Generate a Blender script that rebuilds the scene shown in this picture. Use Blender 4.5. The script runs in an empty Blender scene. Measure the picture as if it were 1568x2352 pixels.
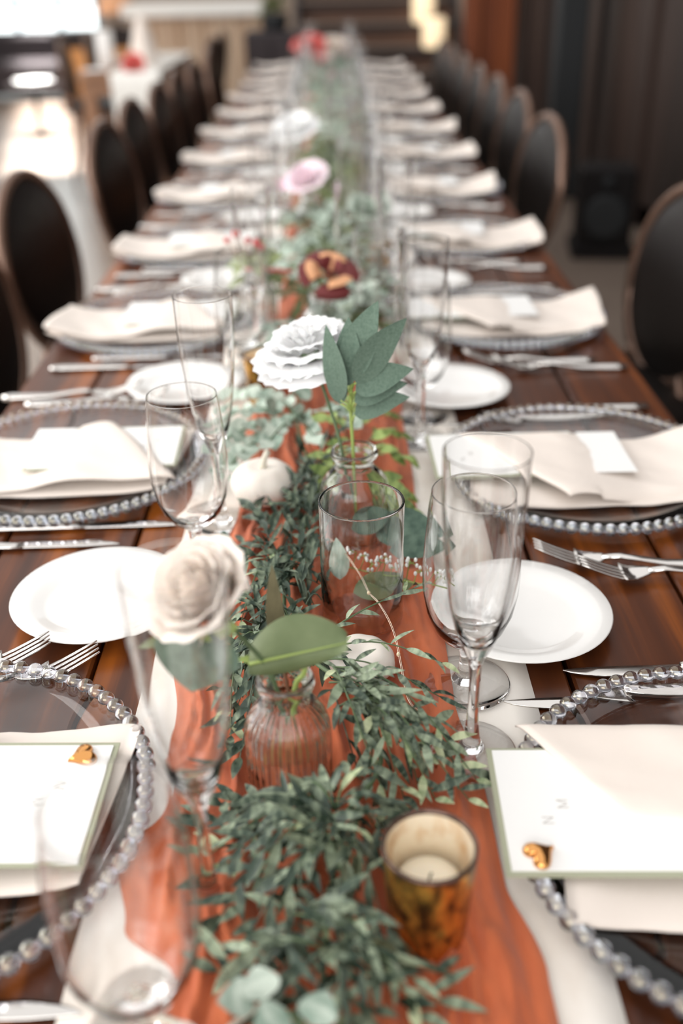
import bpy, bmesh, math, random
from mathutils import Vector, Matrix, noise, Euler

scene = bpy.context.scene
R = math.radians
random.seed(11)

# ---------------------------------------------------------------- camera
PITCH, ROLL, EYE = R(28.65), R(1.238), (0.011, 0.0, 1.277)
cam_data = bpy.data.cameras.new('camera')
cam_data.sensor_fit = 'VERTICAL'
cam_data.sensor_height = 36.0
cam_data.sensor_width = 24.0
cam_data.lens = 35.0
cam_data.clip_start = 0.05
cam_data.dof.use_dof = True
cam_data.dof.focus_distance = 0.82
cam_data.dof.aperture_fstop = 2.5
cam = bpy.data.objects.new('camera', cam_data)
scene.collection.objects.link(cam)
_f = Vector((0, math.cos(PITCH), -math.sin(PITCH)))
_r0, _u0 = Vector((1, 0, 0)), Vector((0, math.sin(PITCH), math.cos(PITCH)))
_r = _r0 * math.cos(ROLL) - _u0 * math.sin(ROLL)
_u = _u0 * math.cos(ROLL) + _r0 * math.sin(ROLL)
_m = Matrix((_r, _u, -_f)).transposed().to_4x4()
_m.translation = EYE
cam.matrix_world = _m
scene.camera = cam

# ---------------------------------------------------------------- sky, lights, exposure
world = bpy.data.worlds.new('daylight')
scene.world = world
world.use_nodes = True
bgn = world.node_tree.nodes['Background']
bgn.inputs['Color'].default_value = (1.0, 0.988, 0.975, 1)
bgn.inputs['Strength'].default_value = 0.78

def area(name, loc, target, sx, sy, power, color=(1, 1, 1), spread=180):
    l = bpy.data.lights.new(name, 'AREA')
    l.shape = 'RECTANGLE'
    l.size, l.size_y, l.energy, l.color, l.spread = sx, sy, power, color, R(spread)
    o = bpy.data.objects.new(name, l)
    scene.collection.objects.link(o)
    o.location = loc
    o.rotation_euler = (Vector(target) - Vector(loc)).to_track_quat('-Z', 'Y').to_euler()
    return o

area('window_light_side', (-4.2, 1.8, 2.4), (0, 1.4, 0.75), 5.0, 2.6, 130, (1, 0.98, 0.95))
area('window_light_behind', (-1.2, -3.2, 2.1), (0, 1.2, 0.75), 3.6, 2.2, 60, (1, 0.98, 0.95))
_s = area('floor_patch_beam', (-2.75, 10.2, 5.0), (-2.75, 10.2, 0), 0.5, 5.4, 75, (1, 0.99, 0.97), 5)  # added narrow beam that lays the bright floor patch; no skylight exists
_s.rotation_euler = (0, 0, R(14))

vs = scene.view_settings
vs.view_transform = 'Standard'
vs.look = 'None'
vs.exposure = 0.68
vs.gamma = 1.0
vs.use_curve_mapping = False
cy = scene.cycles
cy.use_denoising = True
cy.max_bounces = 14
cy.transmission_bounces = 14
cy.diffuse_bounces = 3
cy.glossy_bounces = 5
cy.transparent_max_bounces = 12
cy.sample_clamp_indirect = 6.0
cy.blur_glossy = 0.5
cy.use_adaptive_sampling = True
cy.adaptive_threshold = 0.015

# ---------------------------------------------------------------- materials
def srgb(r, g, b):
    f = lambda c: (c / 255 / 12.92) if c / 255 <= 0.04045 else ((c / 255 + 0.055) / 1.055) ** 2.4
    return (f(r), f(g), f(b), 1.0)

def mat(name, col, rough=0.5, metal=0.0, spec=0.5, coat=0.0, trans=0.0, sheen=0.0, sss=0.0, emit=None):
    m = bpy.data.materials.new(name)
    m.use_nodes = True
    p = m.node_tree.nodes['Principled BSDF']
    p.inputs['Base Color'].default_value = col
    p.inputs['Roughness'].default_value = rough
    p.inputs['Metallic'].default_value = metal
    p.inputs['Specular IOR Level'].default_value = spec
    p.inputs['Coat Weight'].default_value = coat
    p.inputs['Transmission Weight'].default_value = trans
    p.inputs['Sheen Weight'].default_value = sheen
    if sss:
        p.inputs['Subsurface Weight'].default_value = sss
        p.inputs['Subsurface Radius'].default_value = (0.02, 0.012, 0.008)
        p.inputs['Subsurface Scale'].default_value = 0.3
    if emit:
        p.inputs['Emission Color'].default_value = emit[0]
        p.inputs['Emission Strength'].default_value = emit[1]
    return m

def nodes(m):
    nt = m.node_tree
    return nt, nt.nodes, nt.links, nt.nodes['Principled BSDF']

def vary(m, c1, c2, scale=(30, 30, 30), detail=3.0, lo=0.35, hi=0.65, per_object=0.0, bump=0.0, bscale=1.0, coord='Object', c3=None):
    """colour noise between c1 and c2 over the object, optional per-object shift and fine bump"""
    nt, N, L, p = nodes(m)
    tc = N.new('ShaderNodeTexCoord')
    mp = N.new('ShaderNodeMapping')
    mp.inputs['Scale'].default_value = scale
    L.new(tc.outputs[coord], mp.inputs['Vector'])
    nz = N.new('ShaderNodeTexNoise')
    nz.inputs['Scale'].default_value = 1.0
    nz.inputs['Detail'].default_value = detail
    L.new(mp.outputs[0], nz.inputs['Vector'])
    rp = N.new('ShaderNodeValToRGB')
    rp.color_ramp.elements[0].position = lo
    rp.color_ramp.elements[0].color = c1
    rp.color_ramp.elements[1].position = hi
    rp.color_ramp.elements[1].color = c2
    if c3:
        e = rp.color_ramp.elements.new((lo + hi) / 2)
        e.color = c3
    fac = nz.outputs['Fac']
    if per_object:
        oi = N.new('ShaderNodeObjectInfo')
        ma = N.new('ShaderNodeMath')
        ma.operation = 'MULTIPLY_ADD'
        ma.inputs[1].default_value = per_object
        ma.inputs[2].default_value = -per_object / 2
        L.new(oi.outputs['Random'], ma.inputs[0])
        ad = N.new('ShaderNodeMath')
        ad.operation = 'ADD'
        L.new(fac, ad.inputs[0])
        L.new(ma.outputs[0], ad.inputs[1])
        fac = ad.outputs[0]
    L.new(fac, rp.inputs['Fac'])
    L.new(rp.outputs[0], p.inputs['Base Color'])
    if bump:
        n2 = N.new('ShaderNodeTexNoise')
        n2.inputs['Scale'].default_value = bscale
        n2.inputs['Detail'].default_value = 2.0
        L.new(mp.outputs[0], n2.inputs['Vector'])
        b = N.new('ShaderNodeBump')
        b.inputs['Strength'].default_value = bump
        b.inputs['Distance'].default_value = 0.001
        L.new(n2.outputs['Fac'], b.inputs['Height'])
        L.new(b.outputs[0], p.inputs['Normal'])
    return m

def weave(m, scale=900, strength=0.25):
    """fine crossed-thread relief for linen and gauze"""
    nt, N, L, p = nodes(m)
    tc = N.new('ShaderNodeTexCoord')
    hs = []
    for d in ('X', 'Y'):
        w = N.new('ShaderNodeTexWave')
        w.bands_direction = d
        w.inputs['Scale'].default_value = scale
        w.inputs['Distortion'].default_value = 1.5
        w.inputs['Detail'].default_value = 1.0
        L.new(tc.outputs['Object'], w.inputs['Vector'])
        hs.append(w.outputs['Fac'])
    a = N.new('ShaderNodeMath')
    a.operation = 'ADD'
    L.new(hs[0], a.inputs[0])
    L.new(hs[1], a.inputs[1])
    b = N.new('ShaderNodeBump')
    b.inputs['Strength'].default_value = strength
    b.inputs['Distance'].default_value = 0.0004
    L.new(a.outputs[0], b.inputs['Height'])
    L.new(b.outputs[0], p.inputs['Normal'])
    return m

def glass(name, col=(1, 1, 1, 1), ior=1.45, rough=0.0):
    m = bpy.data.materials.new(name)
    m.use_nodes = True
    N, L = m.node_tree.nodes, m.node_tree.links
    N.remove(N['Principled BSDF'])
    g = N.new('ShaderNodeBsdfGlass')
    g.inputs['Color'].default_value = col
    g.inputs['IOR'].default_value = ior
    g.inputs['Roughness'].default_value = rough
    L.new(g.outputs[0], N['Material Output'].inputs['Surface'])
    return m

M = {}
M['glass'] = glass('clear_glass', (1, 1, 1, 1), 1.46)
M['bottle'] = glass('bottle_glass', (0.985, 0.99, 0.985, 1), 1.45)
M['bead'] = mat('bead_glass', (0.93, 0.94, 1.0, 1), 0.02, trans=1.0)
_p = M['bead'].node_tree.nodes['Principled BSDF']
_p.inputs['IOR'].default_value = 1.5
_p.inputs['Thin Film Thickness'].default_value = 95.0
_p.inputs['Thin Film IOR'].default_value = 1.8

# stained wood, grain along Y
M['wood'] = mat('dark_stained_wood', srgb(80, 42, 22), 0.33, spec=0.35, coat=0.05)
vary(M['wood'], srgb(60, 28, 10), srgb(150, 80, 22), (38, 1.6, 20), 6.0, 0.3, 0.72, 0.16, bump=0.35, bscale=1.0, c3=srgb(86, 42, 15))
M['seam'] = mat('dark_joint_filler', srgb(30, 18, 12), 0.7)
M['linen'] = weave(mat('linen_napkin', srgb(243, 231, 221), 0.85, sheen=0.15), 1300, 0.25)
M['runner'] = mat('cream_runner', srgb(242, 234, 224), 0.8)
vary(M['runner'], srgb(222, 208, 194), srgb(247, 241, 233), (14, 9, 9), 5.0, 0.3, 0.6)
M['terracotta'] = mat('terracotta_gauze', srgb(205, 112, 72), 0.9, sheen=0.25)
vary(M['terracotta'], srgb(186, 88, 46), srgb(214, 114, 68), (30, 10, 30), 4.0, 0.3, 0.7)
weave(M['terracotta'], 700, 0.35)
M['china'] = mat('white_china', srgb(245, 243, 240), 0.12, coat=0.3)
M['steel'] = mat('polished_steel', srgb(214, 210, 206), 0.14, metal=1.0)
M['card'] = mat('white_card', srgb(250, 249, 247), 0.6)
M['sage'] = mat('sage_card', srgb(168, 170, 146), 0.7)
M['ink'] = mat('pale_grey_ink', srgb(196, 192, 188), 0.7)
M['gold'] = mat('polished_gold', srgb(222, 160, 96), 0.08, metal=1.0)
M['wax'] = mat('candle_wax', srgb(250, 240, 222), 0.5, sss=0.3)
M['wick'] = mat('candle_wick', srgb(40, 34, 30), 0.9)
M['pumpkin'] = mat('ivory_pumpkin_skin', srgb(250, 241, 231), 0.45, sss=0.15)
M['pstem'] = mat('pale_pumpkin_stem', srgb(226, 220, 204), 0.7)
M['wire'] = mat('copper_wire', srgb(224, 206, 188), 0.25, metal=1.0)
M['led'] = mat('tiny_lamp', srgb(255, 236, 200), 0.3)

# greenery
def leafmat(name, a, b, rough=0.5, po=0.35, sc=(160, 60, 60)):
    m = mat(name, a, rough)
    vary(m, a, b, sc, 3.0, 0.3, 0.7, po)
    return m
M['willow'] = leafmat('willow_leaf', srgb(44, 62, 48), srgb(160, 174, 146))
M['willow_pale'] = leafmat('pale_willow_leaf', srgb(130, 150, 108), srgb(206, 214, 172))
M['eucalyptus'] = leafmat('eucalyptus_leaf', srgb(134, 156, 140), srgb(208, 220, 206), 0.7)
M['box'] = leafmat('box_leaf', srgb(88, 112, 52), srgb(160, 180, 104))
M['felt'] = leafmat('felted_leaf', srgb(82, 103, 89), srgb(102, 122, 107), 0.85, 0.1, (400, 400, 400))
M['darkfelt'] = leafmat('dark_felted_leaf', srgb(62, 84, 72), srgb(104, 126, 110), 0.8, 0.2, (90, 90, 90))
M['olive'] = leafmat('olive_leaf', srgb(96, 110, 72), srgb(120, 132, 94), 0.6, 0.1, (40, 40, 40))
M['brownleaf'] = leafmat('brown_leaf', srgb(92, 86, 58), srgb(112, 104, 74), 0.7, 0.1)
M['fern'] = leafmat('moss_green_leaf', srgb(74, 88, 46), srgb(140, 152, 96))
M['twig'] = mat('green_twig', srgb(92, 112, 78), 0.6)
M['lime'] = mat('lime_stem', srgb(156, 176, 96), 0.5)
M['brownstem'] = mat('brown_stem', srgb(120, 78, 52), 0.6)
M['rose'] = mat('cream_petal', srgb(250, 238, 228), 0.7, sss=0.2)
M['rosein'] = mat('peach_petal', srgb(240, 204, 178), 0.7, sss=0.2)
M['white'] = mat('white_petal', srgb(248, 248, 248), 0.7, sss=0.1)
M['orange'] = mat('orange_centre', srgb(232, 112, 52), 0.6)
M['pink'] = mat('pink_petal', srgb(250, 228, 236), 0.7, sss=0.2)
M['hotpink'] = mat('deep_pink_petal', srgb(228, 140, 186), 0.7)
M['burgundy'] = mat('burgundy_petal', srgb(112, 42, 42), 0.6)
M['peach'] = mat('peach_orange_petal', srgb(232, 172, 128), 0.6)
M['red'] = mat('red_berry', srgb(196, 32, 34), 0.3)
M['coral'] = mat('coral_petal', srgb(220, 98, 92), 0.6)
M['babys'] = mat('white_bud', srgb(246, 248, 244), 0.7)

# mercury glass: gold with worn flecks
M['mercury'] = mat('mercury_gold', srgb(196, 128, 44), 0.25, metal=0.85)
vary(M['mercury'], srgb(88, 64, 36), srgb(222, 166, 78), (110, 110, 60), 7.0, 0.38, 0.6, bump=0.6, bscale=2.0)
M['mercin'] = mat('mercury_inside', srgb(232, 206, 170), 0.3, metal=0.35)
vary(M['mercin'], srgb(220, 182, 136), srgb(250, 238, 216), (60, 60, 40), 5.0, 0.32, 0.5)
M['mercrim'] = mat('mercury_rim', srgb(92, 74, 66), 0.12, metal=0.8)

# room
M['floor'] = mat('polished_concrete', srgb(140, 124, 112), 0.28)
vary(M['floor'], srgb(118, 102, 90), srgb(148, 132, 120), (1.2, 0.8, 1), 4.0, 0.3, 0.7)
M['darkwood'] = mat('dark_wall_board', srgb(52, 36, 32), 0.6)
vary(M['darkwood'], srgb(30, 20, 16), srgb(56, 38, 30), (8, 8, 0.7), 5.0, 0.3, 0.7, 0.3)
M['slate'] = mat('slate_pillar', srgb(28, 30, 32), 0.7)
M['black'] = mat('black_plastic', srgb(24, 20, 20), 0.7, spec=0.2)
M['vinyl'] = mat('black_vinyl', srgb(22, 17, 15), 0.42, spec=0.35)
M['vinylbrown'] = mat('dark_brown_vinyl', srgb(34, 24, 20), 0.6)
M['chairframe'] = mat('grey_brown_frame', srgb(118, 92, 78), 0.22, metal=0.5)
M['orangepost'] = mat('orange_stained_post', srgb(128, 62, 26), 0.6)
vary(M['orangepost'], srgb(104, 48, 20), srgb(146, 74, 32), (12, 12, 0.8), 4.0, 0.3, 0.7)
M['stair'] = mat('brown_stair_board', srgb(98, 66, 50), 0.6)
vary(M['stair'], srgb(86, 58, 44), srgb(108, 76, 58), (1.5, 12, 12), 4.0, 0.3, 0.7)
M['stairdark'] = mat('tread_shade_dark_wood', srgb(34, 24, 22), 0.6)  # nosing shadow as a tread colour, shared with other dark parts
M['barslat'] = mat('pale_oak_slat', srgb(206, 178, 150), 0.6)
vary(M['barslat'], srgb(190, 160, 132), srgb(218, 194, 168), (10, 10, 1), 4.0, 0.3, 0.7, 0.4)
M['bartop'] = mat('white_stone_top', srgb(240, 238, 232), 0.3)
M['plaster'] = mat('warm_plaster', srgb(170, 150, 134), 0.9)
M['darkplaster'] = mat('dark_plaster', srgb(46, 36, 32), 0.9)
M['amber'] = mat('amber_wood', srgb(196, 138, 78), 0.5)
M['oak'] = mat('brown_table_wood', srgb(150, 108, 78), 0.45)
M['sofa'] = mat('charcoal_sofa', srgb(50, 42, 44), 0.8)
M['lantern'] = mat('paper_lantern', srgb(250, 228, 192), 0.8, emit=(srgb(255, 226, 184), 0.55))
M['sky'] = mat('window_daylight', srgb(235, 245, 245), 0.5, emit=((0.93, 1.0, 1.0, 1), 1.5))
M['frame'] = mat('window_frame', srgb(190, 205, 215), 0.5)

# ---------------------------------------------------------------- helpers
COL = scene.collection

def link(o, parent=None):
    COL.objects.link(o)
    if parent is not None:
        o.parent = parent
    return o

def mesh(name, V, F, m, parent=None, smooth=True, props=None):
    me = bpy.data.meshes.new(name)
    me.from_pydata([tuple(v) for v in V], [], F)
    if smooth:
        me.polygons.foreach_set('use_smooth', [True] * len(me.polygons))
    for mm in (m if isinstance(m, (list, tuple)) else [m]):
        me.materials.append(mm)
    me.update()
    o = link(bpy.data.objects.new(name, me), parent)
    for k, v in (props or {}).items():
        o[k] = v
    return o

def thing(name, label, cat, loc=(0, 0, 0), rz=0.0, group=None):
    o = link(bpy.data.objects.new(name, None))
    o.empty_display_size = 0.02
    o.location = loc
    o.rotation_euler = (0, 0, rz)
    o['label'], o['category'] = label, cat
    if group:
        o['group'] = group
    return o

def tag(o, label, cat, group=None):
    o['label'], o['category'] = label, cat
    if group:
        o['group'] = group
    return o

def struct(o):
    o['kind'] = 'structure'
    return o

KIDS = {}
def children(o):
    return [c for c in COL.objects if c.parent == o]

def dup(root, loc, rz=0.0, label=None, kids=None):
    """copy of a thing with copies of its parts and sub-parts"""
    kids = kids if kids is not None else tree(root)
    r = root.copy()
    COL.objects.link(r)
    r.location = loc
    r.rotation_euler = (root.rotation_euler[0], root.rotation_euler[1], rz)
    if label:
        r['label'] = label
    for c, gs in kids:
        n = c.copy()
        COL.objects.link(n)
        n.parent = r
        for g in gs:
            k = g.copy()
            COL.objects.link(k)
            k.parent = n
    return r

def tree(root):
    return [(c, list(c.children)) for c in root.children]

class Geo:
    """collects pieces of one mesh"""
    def __init__(s):
        s.V, s.F = [], []
    def add(s, V, F):
        n = len(s.V)
        s.V += [Vector(v) for v in V]
        s.F += [tuple(i + n for i in f) for f in F]
        return s
    def box(s, c, d, rz=0.0, bev=0.0):
        bm = bmesh.new()
        bmesh.ops.create_cube(bm, size=1.0, matrix=Matrix.Translation(c) @ Matrix.Rotation(rz, 4, 'Z') @ Matrix.Diagonal((*d, 1)))
        if bev:
            bmesh.ops.bevel(bm, geom=bm.edges[:], offset=bev, segments=1, affect='EDGES')
        bm.verts.index_update()
        s.add([v.co.copy() for v in bm.verts], [[v.index for v in f.verts] for f in bm.faces])
        bm.free()
        return s
    def tube(s, pts, rad, seg=8, cap=True):
        pts = [Vector(p) for p in pts]
        n = len(pts)
        rs = rad if isinstance(rad, (list, tuple)) else [rad] * n
        V, F = [], []
        up = Vector((0.13, 0.27, 0.95)).normalized()
        for i, p in enumerate(pts):
            t = (pts[min(i + 1, n - 1)] - pts[max(i - 1, 0)]).normalized()
            a = t.cross(up)
            if a.length < 1e-4:
                a = t.cross(Vector((1, 0, 0)))
            a.normalize()
            b = a.cross(t)
            for k in range(seg):
                w = 2 * math.pi * k / seg
                V.append(p + (a * math.cos(w) + b * math.sin(w)) * rs[i])
        for i in range(n - 1):
            for k in range(seg):
                F.append((i * seg + k, i * seg + (k + 1) % seg, (i + 1) * seg + (k + 1) % seg, (i + 1) * seg + k))
        if cap:
            F.append(tuple(reversed(range(seg))))
            F.append(tuple((n - 1) * seg + k for k in range(seg)))
        return s.add(V, [tuple(reversed(f)) for f in F])
    def ball(s, c, r, su=10, sv=7, sc=(1, 1, 1)):
        V, F = [], []
        for j in range(1, sv):
            th = math.pi * j / sv
            for i in range(su):
                ph = 2 * math.pi * i / su
                V.append(Vector(c) + Vector((r * sc[0] * math.sin(th) * math.cos(ph), r * sc[1] * math.sin(th) * math.sin(ph), r * sc[2] * math.cos(th))))
        V += [Vector(c) + Vector((0, 0, r * sc[2])), Vector(c) - Vector((0, 0, r * sc[2]))]
        t, b = len(V) - 2, len(V) - 1
        for j in range(sv - 2):
            for i in range(su):
                F.append((j * su + i, (j + 1) * su + i, (j + 1) * su + (i + 1) % su, j * su + (i + 1) % su))
        for i in range(su):
            F.append((t, i, (i + 1) % su))
            F.append((b, (sv - 2) * su + (i + 1) % su, (sv - 2) * su + i))
        return s.add(V, F)
    def lathe(s, prof, seg=48, mod=None):
        """revolve (r, z) points; r == 0 makes a pole. Listed so that the outside runs bottom to top."""
        V, F, rows = [], [], []
        for r, z in prof:
            if r <= 1e-7:
                rows.append([len(V)])
                V.append(Vector((0, 0, z)))
            else:
                row = []
                for k in range(seg):
                    w = 2 * math.pi * k / seg
                    q = mod(r, z, w) if mod else r
                    row.append(len(V))
                    V.append(Vector((q * math.cos(w), q * math.sin(w), z)))
                rows.append(row)
        for a, b in zip(rows, rows[1:]):
            for k in range(seg):
                k2 = (k + 1) % seg
                if len(a) == 1 and len(b) == 1:
                    continue
                if len(a) == 1:
                    F.append((a[0], b[k2], b[k]))
                elif len(b) == 1:
                    F.append((a[k], a[k2], b[0]))
                else:
                    F.append((a[k], a[k2], b[k2], b[k]))
        return s.add(V, F)
    def grid(s, nu, nv, f, close_u=False):
        V = [Vector(f(u / (nu if close_u else nu - 1), v / (nv - 1))) for v in range(nv) for u in range(nu)]
        F = []
        for v in range(nv - 1):
            for u in range(nu if close_u else nu - 1):
                u2 = (u + 1) % nu
                F.append((v * nu + u, v * nu + u2, (v + 1) * nu + u2, (v + 1) * nu + u))
        return s.add(V, F)
    def slab(s, nu, nv, f, th):
        """a sheet f(u,v) given thickness th downwards, closed round its edge"""
        T = [Vector(f(u / (nu - 1), v / (nv - 1))) for v in range(nv) for u in range(nu)]
        V = T + [p - Vector((0, 0, th)) for p in T]
        n = nu * nv
        F = []
        for v in range(nv - 1):
            for u in range(nu - 1):
                q = (v * nu + u, v * nu + u + 1, (v + 1) * nu + u + 1, (v + 1) * nu + u)
                F.append(q)
                F.append(tuple(n + i for i in reversed(q)))
        ring = [u for u in range(nu)] + [v * nu + nu - 1 for v in range(1, nv)] + [(nv - 1) * nu + u for u in range(nu - 2, -1, -1)] + [v * nu for v in range(nv - 2, 0, -1)]
        for i, a in enumerate(ring):
            b = ring[(i + 1) % len(ring)]
            F.append((b, a, n + a, n + b))
        return s.add(V, F)
    def xf(s, m):
        s.V = [m @ v for v in s.V]
        return s
    def build(s, name, m, parent=None, smooth=True, props=None):
        return mesh(name, s.V, s.F, m, parent, smooth, props)

def bez(pts, n):
    """smooth path through the points (Catmull-Rom)"""
    P = [Vector(p) for p in pts]
    P = [P[0] * 2 - P[1]] + P + [P[-1] * 2 - P[-2]]
    out = []
    for i in range(1, len(P) - 2):
        for k in range(n):
            t = k / n
            a, b, c, d = P[i - 1], P[i], P[i + 1], P[i + 2]
            out.append(0.5 * ((2 * b) + (c - a) * t + (2 * a - 5 * b + 4 * c - d) * t * t + (3 * b - a - 3 * c + d) * t ** 3))
    out.append(P[-2])
    return out

def mesh_data(name, geo, m, smooth=True):
    me = bpy.data.meshes.new(name)
    me.from_pydata([tuple(v) for v in geo.V], [], geo.F)
    if smooth:
        me.polygons.foreach_set('use_smooth', [True] * len(me.polygons))
    me.materials.append(m)
    return me

def place(name, me, mtx, parent):
    o = link(bpy.data.objects.new(name, me), parent)
    o.matrix_local = mtx
    return o

def basis(pos, d, nrm, s=1.0):
    """matrix whose X runs along d and whose Z is close to nrm"""
    x = Vector(d).normalized()
    y = Vector(nrm).cross(x)
    if y.length < 1e-5:
        y = Vector((0, 1, 0)).cross(x)
    y.normalize()
    z = x.cross(y)
    m = Matrix((x * s, y * s, z * s)).transposed().to_4x4()
    m.translation = pos
    return m

def leaf_geo(L, W, fold=0.25, curl=0.2, n=7, shape=1.0, bend=0.0):
    """leaf along +X, folded on its midrib, curling down at the tip; widest at 0.4 / shape"""
    g = Geo()
    V, F = [], []
    for i in range(n + 1):
        t = i / n
        w = W * 0.5 * (math.sin(math.pi * t ** (0.8 * shape)) ** 0.85 if 0 < t < 1 else 0.0) + (0.0006 if i == 0 else 0.00005)
        x, z = L * t, -curl * L * t * t
        y = bend * L * (t * t - t)
        V += [(x, y - w, z + fold * w), (x, y, z), (x, y + w, z + fold * w)]
    for i in range(n):
        a = i * 3
        F += [(a, a + 3, a + 4, a + 1), (a + 1, a + 4, a + 5, a + 2)]
    return g.add(V, F)

# ---------------------------------------------------------------- room
TOP = 0.75
g = Geo().box((0.0, 7.0, -0.05), (12.0, 20.0, 0.1))
struct(g.build('floor', M['floor'], smooth=False))
g = Geo()
g.box((-5.4, 15.1, 2.5), (1.2, 0.2, 5.0)).box((0.6, 15.1, 2.5), (7.4, 0.2, 5.0)).box((-3.95, 15.1, 0.2), (1.7, 0.2, 0.4)).box((-3.95, 15.1, 4.4), (1.7, 0.2, 1.2))
wb = struct(g.build('wall_back', M['plaster'], smooth=False))
w = struct(Geo().box((-3.95, 15.16, 2.1), (1.7, 0.02, 3.4)).build('window_1', M['sky'], smooth=False))
g = Geo()
for x in (-4.76, -4.24, -3.66, -3.14):
    g.box((x, 15.1, 2.1), (0.07, 0.08, 3.4))
for z in (0.43, 0.95, 2.2, 3.3):
    g.box((-3.95, 15.1, z), (1.7, 0.08, 0.07))
g.build('window_frame', M['frame'], w, smooth=False)
# tall open bays along the window side
g = Geo().box((-5.9, 6.6, 0.25), (0.2, 17.0, 0.5)).box((-5.9, 6.6, 4.2), (0.2, 17.0, 0.5))
for yy in (-1.9, 1.5, 4.9, 8.3, 11.7, 15.0):
    g.box((-5.9, yy, 2.2), (0.2, 0.3, 3.6))
struct(g.build('wall_left', M['plaster'], smooth=False))
# right wall of upright boards of uneven depth
wr = struct(Geo().box((1.82, 6.6, 2.0), (0.2, 15.0, 4.0)).build('wall_right', M['darkwood'], smooth=False))
rnd = random.Random(5)
y = 0.4
while y < 13.5:
    wd = rnd.choice((0.2, 0.26, 0.34, 0.45))
    dp = rnd.choice((0.03, 0.06, 0.1, 0.16))
    Geo().box((1.72 - dp / 2, y + wd / 2, 2.0), (dp, wd - 0.015, 3.98), bev=0.004).build('board', M['darkwood'], wr, smooth=False)
    y += wd
struct(Geo().box((1.69, 6.6, 0.07), (0.06, 14.6, 0.14), bev=0.006).build('baseboard_right', M['slate'], smooth=False))

t = thing('slate_pillar', 'dark slate grey square pillar standing before the dark board wall', 'pillar', (1.40, 6.4, 0))
Geo().box((0, 0, 1.9), (0.17, 0.17, 3.8), bev=0.01).build('shaft', M['slate'], t, smooth=False)
Geo().box((0, 0, 0.08), (0.21, 0.21, 0.16), bev=0.01).build('plinth', M['slate'], t, smooth=False)
t = thing('timber_post', 'pair of orange stained timber posts beside the staircase', 'post', (1.27, 9.0, 0))
for dx in (-0.11, 0.17):
    Geo().box((dx, 0, 1.9), (0.13, 0.14, 3.8), bev=0.008).build('upright', M['orangepost'], t, smooth=False)
Geo().box((0.03, 0, 3.0), (0.28, 0.08, 0.16), bev=0.005).build('rail', M['orangepost'], t, smooth=False)
Geo().box((0.03, 0.03, 1.2), (0.15, 0.05, 2.4), bev=0.004).build('panel', M['orangepost'], t, smooth=False)
t = thing('loudspeaker', 'black floor loudspeaker standing behind the chairs by the dark wall', 'loudspeaker', (1.33, 5.0, 0), R(-8))
Geo().box((0, 0, 0.24), (0.26, 0.26, 0.36), bev=0.012).build('cabinet', M['black'], t, smooth=False)
Geo().box((0, 0, 0.03), (0.3, 0.3, 0.06), bev=0.01).build('foot', M['black'], t, smooth=False)
Geo().lathe([(0, 0), (0.1, 0), (0.11, 0.012), (0.085, 0.016), (0, 0.006)], 24).xf(Matrix.Translation((0, -0.131, 0.2)) @ Matrix.Rotation(R(90), 4, 'X')).build('cone', M['slate'], t)
Geo().lathe([(0, 0), (0.03, 0), (0.034, 0.008), (0, 0.008)], 16).xf(Matrix.Translation((0, -0.131, 0.36)) @ Matrix.Rotation(R(90), 4, 'X')).build('tweeter', M['slate'], t)

# staircase rising away behind the table end
t = thing('staircase', 'brown timber staircase with treads darkened as nosing shadow rising beyond the long table', 'staircase', (0.4, 8.2, 0))
for i in range(11):
    Geo().box((0, 0.02 + 0.27 * i, 0.17 * i + 0.075), (1.3, 0.03, 0.12), bev=0.003).build('riser', M['stair'], t, smooth=False)
    Geo().box((0, 0.115 + 0.27 * i, 0.17 * (i + 1) - 0.02), (1.34, 0.3, 0.04), bev=0.005).build('tread', M['stairdark'], t, smooth=False)  # shadow under each nosing is put into the tread colour
for sx in (-0.68, 0.68):
    g = Geo()
    V = [(sx - 0.02, -0.1, 0), (sx + 0.02, -0.1, 0), (sx - 0.02, 0.25, 0), (sx + 0.02, 0.25, 0), (sx - 0.02, 3.0, 2.1), (sx + 0.02, 3.0, 2.1), (sx - 0.02, 3.0, 1.7), (sx + 0.02, 3.0, 1.7), (sx - 0.02, -0.1, 0.16), (sx + 0.02, -0.1, 0.16)]
    g.add(V, [(0, 1, 9, 8), (8, 9, 5, 4), (4, 5, 7, 6), (6, 7, 3, 2), (2, 3, 1, 0), (0, 8, 4, 6, 2), (1, 3, 7, 5, 9)])
    g.build('stringer', M['stairdark'], t, smooth=False)
for k, (x, y, z, lab) in enumerate(((0.86, 9.13, 0.681, 'cream paper lantern glowing on the fourth stair'), (0.80, 9.47, 0.851, 'cream paper lantern glowing higher up the staircase'))):
    l = thing('paper_lantern', lab, 'lantern', (x, y, z), R(8 * k), 'paper lanterns on the stairs')
    Geo().lathe([(0, 0), (0.08, 0), (0.092, 0.02), (0.092, 0.21), (0.08, 0.23), (0.075, 0.23), (0.083, 0.21), (0.083, 0.02), (0, 0.012)], 20).build('shade', M['lantern'], l)
    Geo().tube([(0, 0, 0.222), (0, 0, 0.24)], 0.076, 10).build('cap', M['stairdark'], l)

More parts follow.
